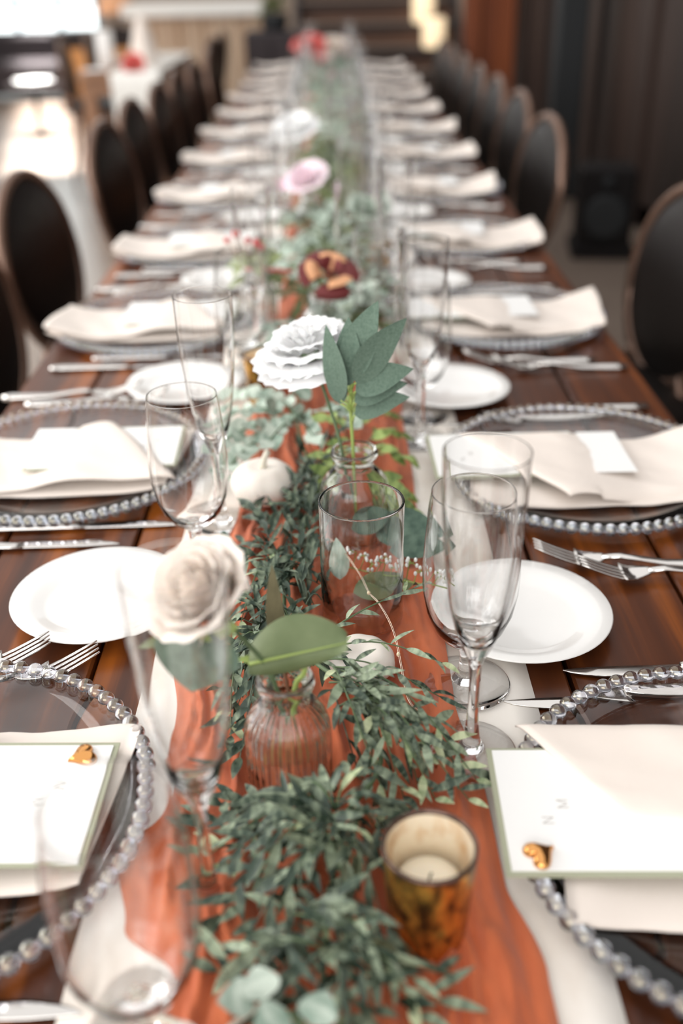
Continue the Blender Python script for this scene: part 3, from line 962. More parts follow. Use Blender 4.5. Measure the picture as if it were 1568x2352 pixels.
# ---------------------------------------------------------------- centre pieces
def ribbed(n, a):
    return lambda r, z, w: r * (1 + a * math.cos(n * w)) if 0.003 < z < 0.0785 and r > 0.0175 else r
def bottle(name, label, x, y, h=0.1, rib=True, rw=0.0302):
    t = thing(name, label, 'bottle', (x, y, TOP + 0.0045), group='clear glass bud bottles')
    k = h / 0.1
    s = rw / 0.0302
    out = [(0, 0.003), (0.018, 0.002), (0.0265, 0.0), (0.0295, 0.002), (0.0302, 0.006), (0.0302, 0.03), (0.0302, 0.052), (0.0296, 0.058), (0.0275, 0.065), (0.0240, 0.0715), (0.0195, 0.0765), (0.0168, 0.079), (0.0163, 0.084), (0.0165, 0.088), (0.0186, 0.0905), (0.0198, 0.0925), (0.0203, 0.0950), (0.0200, 0.0975), (0.0191, 0.0993), (0.0180, 0.1), (0.0168, 0.0997), (0.0158, 0.0988)]
    inn = [(0.0150, 0.097), (0.0141, 0.09), (0.0140, 0.081), (0.0160, 0.077), (0.0215, 0.0705), (0.0252, 0.0635), (0.0272, 0.056), (0.0274, 0.03), (0.0272, 0.009), (0.025, 0.006), (0, 0.0055)]
    sc = lambda P: [(r * s, z * k) for r, z in P]
    if rib:
        Geo().lathe(sc(out[:12]), 180, ribbed(34, 0.022)).build('body', M['bottle'], t)
        Geo().lathe(sc(out[11:] + inn), 180).build('neck', M['bottle'], t)
    else:
        Geo().lathe(sc(out[:12]), 90, ribbed(10, 0.012)).build('body', M['bottle'], t)
        Geo().lathe(sc(out[11:] + inn), 90).build('neck', M['bottle'], t)
    return t
bottle('bud_bottle', 'ribbed clear glass bottle holding the rose and a broad olive leaf', -0.030, 0.542)
bottle('bud_bottle', 'faceted clear bottle holding white flower and fan of grey green leaves', 0.025, 0.909, 0.098, False, 0.036)
bottle('bud_bottle', 'clear bottle under the burgundy and peach flower', -0.012, 1.46, 0.1, True)
bottle('bud_bottle', 'clear bottle holding the red berry sprig', -0.118, 1.60, 0.1, True)
bottle('bud_bottle', 'clear bottle under the pale pink peony', -0.045, 2.22, 0.1, True)
bottle('bud_bottle', 'clear bottle under the distant large white bloom', -0.09, 2.95, 0.1, True)
bottle('bud_bottle', 'clear bottle under the red flower at the far table end', -0.11, 6.1, 0.1, True)

def cylinder(label, x, y, h=0.127, r=0.0365):
    t = thing('cylinder_vase', label, 'vase', (x, y, TOP + 0.0052), group='clear cylinder vases')
    b = [(0, 0.0), (r - 0.002, 0.0), (r, 0.002), (r, 0.02)]
    w = [(r, h * 0.5), (r, h - 0.006)] + lip(r + 0.0002, r - 0.0019, h) + [(r - 0.0017, h - 0.006), (r - 0.0017, h * 0.5), (r - 0.0017, 0.012), (r - 0.004, 0.009), (0, 0.0085)]
    Geo().lathe(b, 128).build('base', M['glass'], t)
    Geo().lathe([b[-1]] + w, 128).build('wall', M['glass'], t)
    return t
cylinder('clear cylinder vase standing in the greenery before the faceted bottle', 0.028, 0.744)
cylinder('tall clear cylinder vase behind the burgundy flower', 0.05, 1.72, 0.21, 0.04)
cylinder('tall clear cylinder vase between second and third place settings', 0.075, 1.50, 0.18, 0.038)
cylinder('tall clear cylinder vase beside the pale pink peony', 0.06, 2.30, 0.2, 0.04)
cylinder('tall clear cylinder vase beside the distant white bloom', 0.03, 3.05, 0.2, 0.04)
cylinder('tall clear cylinder vase near the seventh place setting', 0.03, 3.9, 0.2, 0.04)
cylinder('tall clear cylinder vase near the ninth place setting', -0.02, 4.8, 0.2, 0.04)

def votive(label, x, y):
    t = thing('votive_holder', label, 'candle holder', (x, y, TOP + 0.006), group='gold mercury glass votives')
    Geo().lathe([(0, 0), (0.0205, 0.0), (0.0228, 0.002), (0.0238, 0.008), (0.0256, 0.035), (0.0277, 0.066), (0.0281, 0.0722)], 64).build('cup', M['mercury'], t)
    Geo().lathe([(0.0281, 0.0722), (0.0282, 0.0742), (0.0272, 0.0756), (0.0260, 0.0748), (0.0256, 0.0725)], 64).build('rim', M['mercrim'], t)
    Geo().lathe([(0.0256, 0.0725), (0.0252, 0.066), (0.0232, 0.035), (0.0214, 0.008), (0, 0.006)], 64).build('lining', M['mercin'], t)
    c = thing('votive_candle', 'white wax candle inside the ' + label, 'candle', (x, y, TOP + 0.0122), group='white candles in gold votives')
    Geo().lathe([(0, 0), (0.0185, 0), (0.0188, 0.002), (0.0198, 0.036), (0.0190, 0.0385), (0.012, 0.0378), (0, 0.0372)], 40).build('wax', M['wax'], c)
    Geo().tube([(0, 0, 0.037), (0.0004, 0, 0.041), (0.0016, 0.0005, 0.0445)], 0.0007, 6).build('wick', M['wick'], c)
votive('gold mercury votive beside the first place setting', 0.058, 0.413)
votive('gold mercury votive standing in the pale eucalyptus', -0.088, 1.26)
votive('gold mercury votive beside the tall cylinder vase', 0.10, 1.9)

def pumpkin(label, x, y, r, sq=0.72, rz=0.0, tilt=0.0, stem=True):
    t = thing('mini_pumpkin', label, 'pumpkin', (x, y, TOP + 0.008), rz, 'small ivory pumpkins')
    t.rotation_euler = (tilt, 0, rz)
    def f(u, v):
        th, ph = math.pi * v, 2 * math.pi * u
        rr = r * math.sin(th) ** 0.85 * (1 - 0.03 * abs(math.cos(4.5 * ph)) ** 3)
        dent = 0.16 * r * math.exp(-(math.sin(th) / 0.35) ** 2)
        z = r * sq * (1 + math.cos(th)) - (dent if v < 0.5 else -dent * 0.4)
        return (rr * math.cos(ph), rr * math.sin(ph), z)
    g = Geo().grid(54, 22, f, True)
    g.F = [tuple(reversed(q)) for q in g.F]
    g.build('skin', M['pumpkin'], t)
    if stem:
        z = r * sq * 2 - 0.15 * r
        Geo().tube([(0, 0, z - 0.003), (0.001, 0, z + 0.005), (0.003, 0.0, z + 0.012), (0.007, -0.001, z + 0.019)], [0.0052, 0.0036, 0.0031, 0.0036], 9).build('stem', M['pstem'], t)
pumpkin('ivory mini pumpkin with pale stem on the terracotta gauze', -0.074, 0.978, 0.0365, 0.66)
pumpkin('blush mini pumpkin half hidden under thin green sprigs', 0.024, 0.668, 0.0285, 0.5, 0.7, 0.1, False)
pumpkin('ivory mini pumpkin beside the third place setting', 0.07, 1.38, 0.034, 0.7, 2.0)

# ---------------------------------------------------------------- flowers
def petal(Rr, wd, ht, flare, twist=0.0, n=7, ruffle=0.0, seed=0.0):
    """a cupped petal on a cylinder of radius Rr, wd radians wide, rising ht and rolling outwards by flare"""
    def f(u, v):
        a = (u - 0.5) * wd * (0.35 + 0.65 * math.sin(min(1, v * 1.25) * math.pi / 2)) + twist * v
        edge = 1 - 0.22 * (2 * u - 1) ** 4
        rad = Rr * (0.35 + 0.65 * min(1, v * 1.6)) + flare * max(0, v - 0.55) ** 2 * 4
        rad += ruffle * math.sin(u * 17 + seed) * v * v
        z = ht * v * edge - flare * max(0, v - 0.8) * 1.6
        return (rad * math.cos(a), rad * math.sin(a), z)
    return Geo().grid(11, n + 2, f)

def bloom(name, label, cat, pos, axis, size, rings, mats, stem=None, stem_m=None, group=None, centre=None, core=None):
    """rings: (count, radius, width, height, flare, ruffle, z0, material index)"""
    t = thing(name, label, cat, pos, group=group)
    head = Vector(axis).to_track_quat('Z', 'Y').to_matrix().to_4x4()
    rnd = random.Random(len(label))
    k = 0
    for (cnt, rr, wd, ht, fl, ru, z0, mi) in rings:
        for i in range(cnt):
            a = 2 * math.pi * (i + 0.5 * (k % 2)) / cnt + rnd.uniform(-0.15, 0.15)
            s = rnd.uniform(0.93, 1.07)
            g = petal(rr * size * s, wd, ht * size * s, fl * size, rnd.uniform(-0.1, 0.1), 7, ru * size, rnd.uniform(0, 6))
            g.xf(head @ Matrix.Translation((0, 0, z0 * size)) @ Matrix.Rotation(a, 4, 'Z'))
            g.build('petal', mats[mi], t)
        k += 1
    if centre:
        Geo().ball((0, 0, 0), centre[0] * size, 14, 9, (1, 1, 0.7)).xf(head @ Matrix.Translation((0, 0, centre[1] * size))).build('centre', centre[2], t)
    if core:
        Geo().lathe([(0, core[2] * size), (core[0] * 0.7 * size, core[2] * size), (core[0] * size, (core[1] * 0.55 + core[2] * 0.45) * size), (core[0] * 0.6 * size, core[1] * 0.93 * size), (0, core[1] * size)], 18).xf(head).build('flower_heart', mats[0], t)
    Geo().lathe([(0, -0.12 * size), (0.08 * size, -0.1 * size), (0.16 * size, 0.0), (0.10 * size, 0.04 * size), (0, 0.04 * size)], 14).xf(head).build('calyx', stem_m or M['twig'], t)
    if stem:
        pts = [Vector(p) - Vector(pos) for p in stem]
        Geo().tube(bez(pts, 5), 0.0017, 7).build('stem', stem_m or M['twig'], t)
    return t
# cream rose, seen from its side, leaning to the window side out of the ribbed bottle
ROSE_R = [(2, 0.06, 3.3, 0.56, 0.0, 0, 0.34, 0), (3, 0.11, 3.0, 0.62, 0.02, 0, 0.29, 0), (4, 0.17, 2.6, 0.66, 0.035, 0.004, 0.23, 0), (5, 0.24, 2.1, 0.69, 0.08, 0.01, 0.19, 0), (6, 0.32, 1.8, 0.71, 0.13, 0.014, 0.14, 0), (6, 0.40, 1.6, 0.72, 0.2, 0.018, 0.08, 0), (6, 0.47, 1.5, 0.70, 0.28, 0.02, 0.02, 0)]
ro = bloom('rose', 'large cream rose leaning out of the ribbed glass bottle', 'flower', (-0.066, 0.528, 0.920), (-0.45, -0.42, 0.8), 0.053, ROSE_R, (M['rose'], M['rosein']), [(-0.066, 0.528, 0.918), (-0.058, 0.532, 0.898), (-0.040, 0.538, 0.862), (-0.028, 0.545, 0.80), (-0.02, 0.55, 0.765)], M['twig'], core=(0.3, 0.74, 0.1))
def leaf_on(parent, name, L, W, pos, d, nrm, m, fold=0.15, curl=0.15, shape=1.0, base=None):
    """a leaf in world coordinates under a parent Empty standing at base"""
    g = leaf_geo(L, W, fold, curl, 12, shape)
    g.xf(basis(Vector(pos) - Vector(base), d, nrm))
    return g.build(name, m, parent)
RB = (-0.066, 0.528, 0.920)
leaf_on(ro, 'leaf', 0.044, 0.056, (-0.078, 0.512, 0.918), (-0.2, -0.35, -0.85), (-0.1, -0.9, 0.4), M['darkfelt'], 0.1, 0.12, 0.9, RB)
leaf_on(ro, 'leaf', 0.036, 0.024, (-0.066, 0.552, 0.922), (0.0, 0.3, 0.9), (0.1, -0.9, 0.3), M['darkfelt'], 0.1, 0.2, 1.0, RB)
leaf_on(ro, 'sepal', 0.026, 0.012, (-0.056, 0.516, 0.915), (-0.95, -0.2, -0.12), (-0.1, -0.9, 0.4), M['lime'], 0.2, -0.3, 1.0, RB)
leaf_on(ro, 'sepal', 0.042, 0.008, (-0.085, 0.520, 0.912), (-0.95, -0.15, -0.3), (0, -0.9, 0.4), M['olive'], 0.2, 0.1, 1.0, RB)

# broad olive leaf sprig in the same bottle
t = thing('leaf_sprig', 'broad olive green leaf rising from the ribbed glass bottle', 'foliage', (-0.027, 0.545, 0.845))
B = (-0.027, 0.545, 0.845)
def blade(u, v):
    """cupped broad blade: u along its length to the upper side, v across"""
    w = math.sin(math.pi * (0.04 + 0.96 * u) ** 0.85) ** 0.8
    x = -0.036 + 0.066 * u
    return (x, -0.004 + 0.012 * (2 * v - 1) ** 2 * w, 0.033 + 0.016 * u + (2 * v - 1) * 0.0165 * w)
Geo().grid(26, 13, lambda u, v: tuple(Vector(blade(u, v)) + Vector((0.010, -0.004 + (2 * v - 1) * 0.01, -0.008)))).build('leaf', M['olive'], t)
Geo().tube([tuple(Vector(blade(i / 10, 0.5)) + Vector((0.010, -0.0052, -0.008))) for i in range(11)], [0.0012 - 0.00009 * i for i in range(11)], 6).build('midrib', M['lime'], t)
Geo().tube(bez([(0.012, -0.006, 0.028), (0.010, -0.004, 0.012), (0.004, 0, 0.0), (0.0, 0.002, -0.03), (-0.005, 0.004, -0.075)], 5), [0.0019] * 21, 8).build('stem', M['lime'], t)
leaf_on(t, 'leaf', 0.062, 0.0135, (-0.036, 0.575, 0.852), (-0.06, 0.28, 0.95), (-0.2, -0.9, 0.3), M['brownleaf'], 0.05, 0.08, 0.9, B)
Geo().tube(bez([(-0.009, 0.030, 0.008), (-0.006, 0.018, 0.004), (-0.003, 0.008, -0.004), (0.0, 0.004, -0.03)], 4), 0.0014, 6).build('stem', M['brownstem'], t)
leaf_on(t, 'leaf', 0.03, 0.007, (-0.034, 0.545, 0.866), (-0.95, -0.05, 0.10), (0.0, -0.6, 0.7), M['lime'], 0.2, 0.1, 1.0, B)

# white ruffled flower and the fan of felted leaves in the faceted bottle
RUF = [(6, 0.10, 1.6, 0.34, 0.05, 0.02, 0.20, 0), (8, 0.22, 1.3, 0.36, 0.12, 0.03, 0.14, 0), (9, 0.34, 1.1, 0.34, 0.2, 0.03, 0.08, 0), (10, 0.46, 1.0, 0.30, 0.28, 0.035, 0.02, 0), (10, 0.54, 1.0, 0.22, 0.36, 0.035, -0.02, 0), (8, 0.5, 1.0, 0.08, 0.42, 0.03, -0.04, 0)]
wf = bloom('white_flower', 'large white ruffled flower behind the grey green leaf fan', 'flower', (-0.017, 0.962, 0.933), (-0.2, -0.1, 1.0), 0.069, RUF, (M['white'],), [(-0.014, 0.96, 0.928), (-0.006, 0.953, 0.905), (0.008, 0.928, 0.866), (0.016, 0.912, 0.83), (0.026, 0.91, 0.775)], M['twig'])
Geo().ball((-0.004, -0.022, -0.012), 0.006, 10, 7, (0.8, 0.8, 1.4)).build('bud', M['orange'], wf)
fan = thing('eucalyptus_sprig', 'fan of smooth grey green leaves rising from the faceted bottle', 'foliage', (0.024, 0.9, 0.85))
FB = (0.024, 0.9, 0.85)
Geo().tube([Vector(p) - Vector(FB) for p in bez([(0.030, 0.888, 0.955), (0.025, 0.893, 0.936), (0.0225, 0.897, 0.918), (0.0225, 0.9, 0.89), (0.024, 0.902, 0.85), (0.026, 0.908, 0.775)], 5)], 0.0018, 8).build('stem', M['lime'], fan)
for (tp, bs, W, nr, cv) in (((0.047, 0.90, 1.003), (0.0225, 0.893, 0.934), 0.0265, (-0.3, -0.9, 0.25), 0.16), ((0.0735, 0.89, 0.989), (0.0275, 0.889, 0.931), 0.0255, (0.45, -0.85, 0.3), 0.14),
                            ((0.0785, 0.885, 0.944), (0.027, 0.889, 0.922), 0.0225, (0.1, -0.9, 0.45), 0.16), ((0.0735, 0.89, 0.928), (0.026, 0.892, 0.910), 0.0185, (0.1, -0.85, 0.5), 0.18),
                            ((0.0745, 0.885, 0.916), (0.026, 0.894, 0.896), 0.020, (0.1, -0.85, 0.5), 0.2), ((0.0205, 0.905, 0.987), (0.0155, 0.895, 0.924), 0.0235, (-0.4, -0.85, 0.2), 0.14),
                            ((0.0005, 0.905, 0.980), (0.0125, 0.897, 0.910), 0.0235, (-0.7, -0.7, 0.2), 0.12), ((0.0025, 0.903, 0.956), (0.0125, 0.898, 0.906), 0.018, (-0.5, -0.8, 0.1), 0.1)):
    d = Vector(tp) - Vector(bs)
    g = leaf_geo(d.length * 1.04, W * 1.28, 0.16, cv, 14, 0.9, -0.28 if tp[0] > 0.07 else 0.22 if tp[0] < 0.03 else -0.12)
    g.xf(basis(Vector(bs) - Vector(FB), d + Vector(nr) * 0.12 * d.length, nr))
    g.build('leaf', M['felt'], fan)
    Geo().tube([Vector(bs) - Vector(FB), (Vector(bs) + Vector((0.0235, 0.896, bs[2] - 0.006))) / 2 - Vector(FB), Vector((0.0235, 0.896, bs[2] - 0.01)) - Vector(FB)], 0.001, 6).build('leaf_stalk', M['lime'], fan)

# the blurred flowers farther along
SIMPLE = [(4, 0.16, 2.0, 0.5, 0.06, 0.02, 0.12, 0), (6, 0.32, 1.5, 0.5, 0.16, 0.03, 0.06, 0), (7, 0.46, 1.3, 0.42, 0.3, 0.03, 0.0, 0)]
bloom('two_tone_flower', 'burgundy and peach magnolia like flower above the greenery', 'flower', (0.0, 1.46, 0.878), (0.15, -0.55, 1.0), 0.058,
      [(3, 0.18, 1.5, 0.42, 0.14, 0.0, 0.06, 0), (3, 0.36, 1.3, 0.36, 0.34, 0.0, 0.0, 1), (4, 0.46, 1.3, 0.24, 0.42, 0.0, -0.03, 0), (2, 0.50, 1.2, 0.14, 0.42, 0, -0.05, 0)], (M['burgundy'], M['peach']), [(0, 1.46, 0.873), (-0.006, 1.46, 0.82), (-0.012, 1.46, 0.76)], M['brownstem'])
bloom('pink_peony', 'pale pink peony over a clear bottle in the middle', 'flower', (-0.045, 2.22, 0.868), (-0.3, -0.5, 1.0), 0.072, SIMPLE + [(1, 0.5, 1.0, 0.3, 0.3, 0.02, 0.02, 1)], (M['pink'], M['hotpink']), [(-0.045, 2.22, 0.868), (-0.045, 2.22, 0.8), (-0.045, 2.22, 0.757)])
bloom('white_bloom', 'distant large white bloom above blurred place settings', 'flower', (-0.09, 2.95, 0.862), (-0.2, -0.4, 1.0), 0.1, SIMPLE, (M['white'],), [(-0.09, 2.95, 0.862), (-0.09, 2.95, 0.8), (-0.09, 2.95, 0.757)])
bloom('red_flower', 'red and peach flower at the far end of the long table', 'flower', (-0.11, 6.1, 0.868), (-0.1, -0.6, 1.0), 0.14, SIMPLE + [(2, 0.5, 1.0, 0.3, 0.3, 0.02, 0.02, 1)], (M['coral'], M['peach']), [(-0.11, 6.1, 0.868), (-0.11, 6.1, 0.8), (-0.11, 6.1, 0.757)])
bloom('blush_bloom', 'blush bloom standing just beyond the red flower', 'flower', (0.02, 6.25, 0.86), (0.2, -0.5, 1.0), 0.13, SIMPLE, (M['rose'],), [(0.02, 6.25, 0.86), (0.02, 6.25, 0.8), (0.02, 6.25, 0.757)])
bloom('pale_bloom', 'pale green white bloom beside the tall cylinder vase', 'flower', (0.075, 2.12, 0.835), (0.2, -0.5, 1.0), 0.07, SIMPLE, (M['eucalyptus'],), [(0.075, 2.12, 0.835), (0.075, 2.12, 0.8), (0.075, 2.12, 0.757)])
# red berry sprig with holly like leaves
t = thing('berry_sprig', 'red berry sprig with green leaves in a clear bottle', 'foliage', (-0.118, 1.60, 0.85))
for (dx, dy, dz, r) in ((0.004, 0, 0.045, 0.0075), (-0.03, 0.0, 0.06, 0.006), (0.012, 0, 0.038, 0.006), (-0.045, 0.01, 0.048, 0.005), (-0.012, 0.005, 0.048, 0.006)):
    Geo().ball((dx, dy, dz), r, 12, 8).build('berry', M['red'], t)
    Geo().tube(bez([(dx, dy, dz), (dx * 0.6, 0, dz * 0.5), (0, 0, 0)], 4), 0.001, 5).build('stalk', M['brownstem'], t)
Geo().tube([(0, 0, 0.01), (0, 0, -0.09)], 0.0016, 6).build('stem', M['brownstem'], t)
rnd = random.Random(21)
hl = mesh_data('leaf', leaf_geo(0.05, 0.024, 0.2, 0.25), M['fern'])
for i in range(14):
    a, e = rnd.uniform(0, 6.28), rnd.uniform(-0.6, 0.9)
    place('leaf', hl, basis((0.012 * math.cos(a), 0.012 * math.sin(a), rnd.uniform(-0.01, 0.03)), (math.cos(a) * math.cos(e), math.sin(a) * math.cos(e), math.sin(e)), (0, -0.4, 1), rnd.uniform(0.7, 1.2)), t)
Geo().tube(bez([(-0.02, -0.02, 0.005), (0.02, -0.02, 0.006), (0.06, -0.015, 0.002)], 5), 0.003, 7).build('coral_twig', M['coral'], t)
# baby's breath and loose dark eucalyptus leaves round the vase
t = thing('babys_breath', 'sprig of tiny white buds beside the cylinder vase', 'flower', (0.05, 0.80, 0.772))
rnd = random.Random(9)
gs, gb = Geo(), []
for i in range(11):
    a = rnd.uniform(-0.5, 0.5)
    b = Vector((-0.028 + 0.008 * i + rnd.uniform(-0.004, 0.004), rnd.uniform(-0.006, 0.012) - 0.004 * i, 0.012 + rnd.uniform(0.0, 0.02)))
    gs.tube([(-0.03 + 0.007 * i, -0.0035 * i, 0.006), tuple(b * 0.9 + Vector((0, 0, 0.002))), tuple(b)], 0.0005, 5)
    for k in range(5):
        c = b + Vector((rnd.uniform(-1, 1), rnd.uniform(-1, 1), rnd.uniform(-0.6, 1))) * 0.0055
        gs.tube([tuple(b), tuple(c)], 0.0004, 4)
        gb.append(c)
gs.tube([(-0.045, 0.01, 0.004), (0.0, -0.015, 0.007), (0.055, -0.042, 0.008)], 0.0008, 5)
gs.build('stem', M['lime'], t)
bud = mesh_data('bud', Geo().ball((0, 0, 0), 0.002, 8, 6, (0.8, 0.8, 1.2)), M['babys'])
for c in gb:
    place('bud', bud, Matrix.Translation(c), t)
for i, (p, d, nr, L, W, m, lab) in enumerate((((0.045, 0.878, 0.785), (0.55, -0.35, 0.1), (-0.1, -0.6, 0.8), 0.075, 0.04, 'darkfelt', 'large dark grey green leaf lying behind the cylinder vase'),
        ((0.008, 0.785, 0.775), (-0.05, 0.30, 0.55), (0.1, -0.95, 0.2), 0.044, 0.021, 'eucalyptus', 'pale oval leaf upright beside the cylinder vase'),
        ((0.020, 0.765, 0.772), (0.9, 0.25, 0.1), (0, -0.4, 0.9), 0.060, 0.036, 'olive', 'olive green leaf under the tiny white buds'),
        ((0.060, 0.838, 0.778), (0.98, -0.1, 0.12), (0, -0.6, 0.8), 0.055, 0.026, 'darkfelt', 'dark grey green leaf beyond the wine glass rim'),
        ((0.020, 0.868, 0.79), (0.9, 0.1, 0.28), (0, -0.8, 0.6), 0.045, 0.026, 'darkfelt', 'dark round leaf against the foot of the faceted bottle'))):
    o = leaf_geo(L, W, 0.1, 0.12, 12, 0.95).xf(basis(p, d, nr)).build('loose_leaf', M[m])
    tag(o, lab, 'leaf')

# flowers and leaves that reach into the frame at the near end
bloom('blush_flower', 'pale blush flower cut off at the nearest edge of the runner', 'flower', (-0.075, 0.285, 0.79), (-0.1, -0.2, 1.0), 0.05, SIMPLE, (M['rose'],), [(-0.075, 0.285, 0.79), (-0.06, 0.29, 0.775), (-0.03, 0.30, 0.768)], M['pstem'])
bloom('blush_flower', 'small blush flower at the nearest edge below the gold votive', 'flower', (0.035, 0.282, 0.785), (0.1, -0.2, 1.0), 0.032, SIMPLE, (M['rose'],), [(0.035, 0.282, 0.785), (0.03, 0.29, 0.775), (0.01, 0.30, 0.768)], M['pstem'])
t = thing('eucalyptus_spray', 'pale round eucalyptus leaves lying across the garland at the nearest edge', 'foliage', (-0.01, 0.33, 0.80))
Geo().tube(bez([(0.03, -0.05, -0.02), (0.01, -0.02, -0.006), (-0.012, 0.0, 0.0), (-0.04, 0.02, -0.008)], 5), 0.0012, 6).build('stem', M['twig'], t)
re_ = mesh_data('leaf', leaf_geo(0.021, 0.021, 0.1, 0.1, 8, 0.85), M['eucalyptus'])
for (x, y, z, dx, dy) in ((0.0, -0.01, 0.004, 0.4, 0.9), (-0.014, 0.0, 0.004, -0.6, -0.7), (0.012, -0.022, 0.0, -0.9, -0.4), (0.016, -0.028, 0.0, 0.9, -0.2), (-0.025, 0.008, 0.0, -0.3, 0.9), (0.022, -0.036, -0.006, -0.7, -0.6), (-0.03, 0.012, -0.002, -0.9, -0.2)):
    place('leaf', re_, basis((x, y, z), (dx, dy, 0.15), (0, -0.3, 1)), t)
t = thing('dried_twig', 'pale forked dried twig lying over the gauze near the front glass', 'twig', (-0.07, 0.33, 0.775))
Geo().tube(bez([(-0.04, 0.02, 0.0), (-0.01, 0.006, 0.008), (0.0, -0.01, 0.01), (0.004, -0.05, 0.004)], 5), 0.0022, 7).build('stem', M['pstem'], t)
Geo().tube(bez([(0.002, -0.02, 0.009), (0.015, 0.0, 0.012), (0.03, 0.012, 0.014)], 5), 0.0016, 7).build('branch', M['pstem'], t)

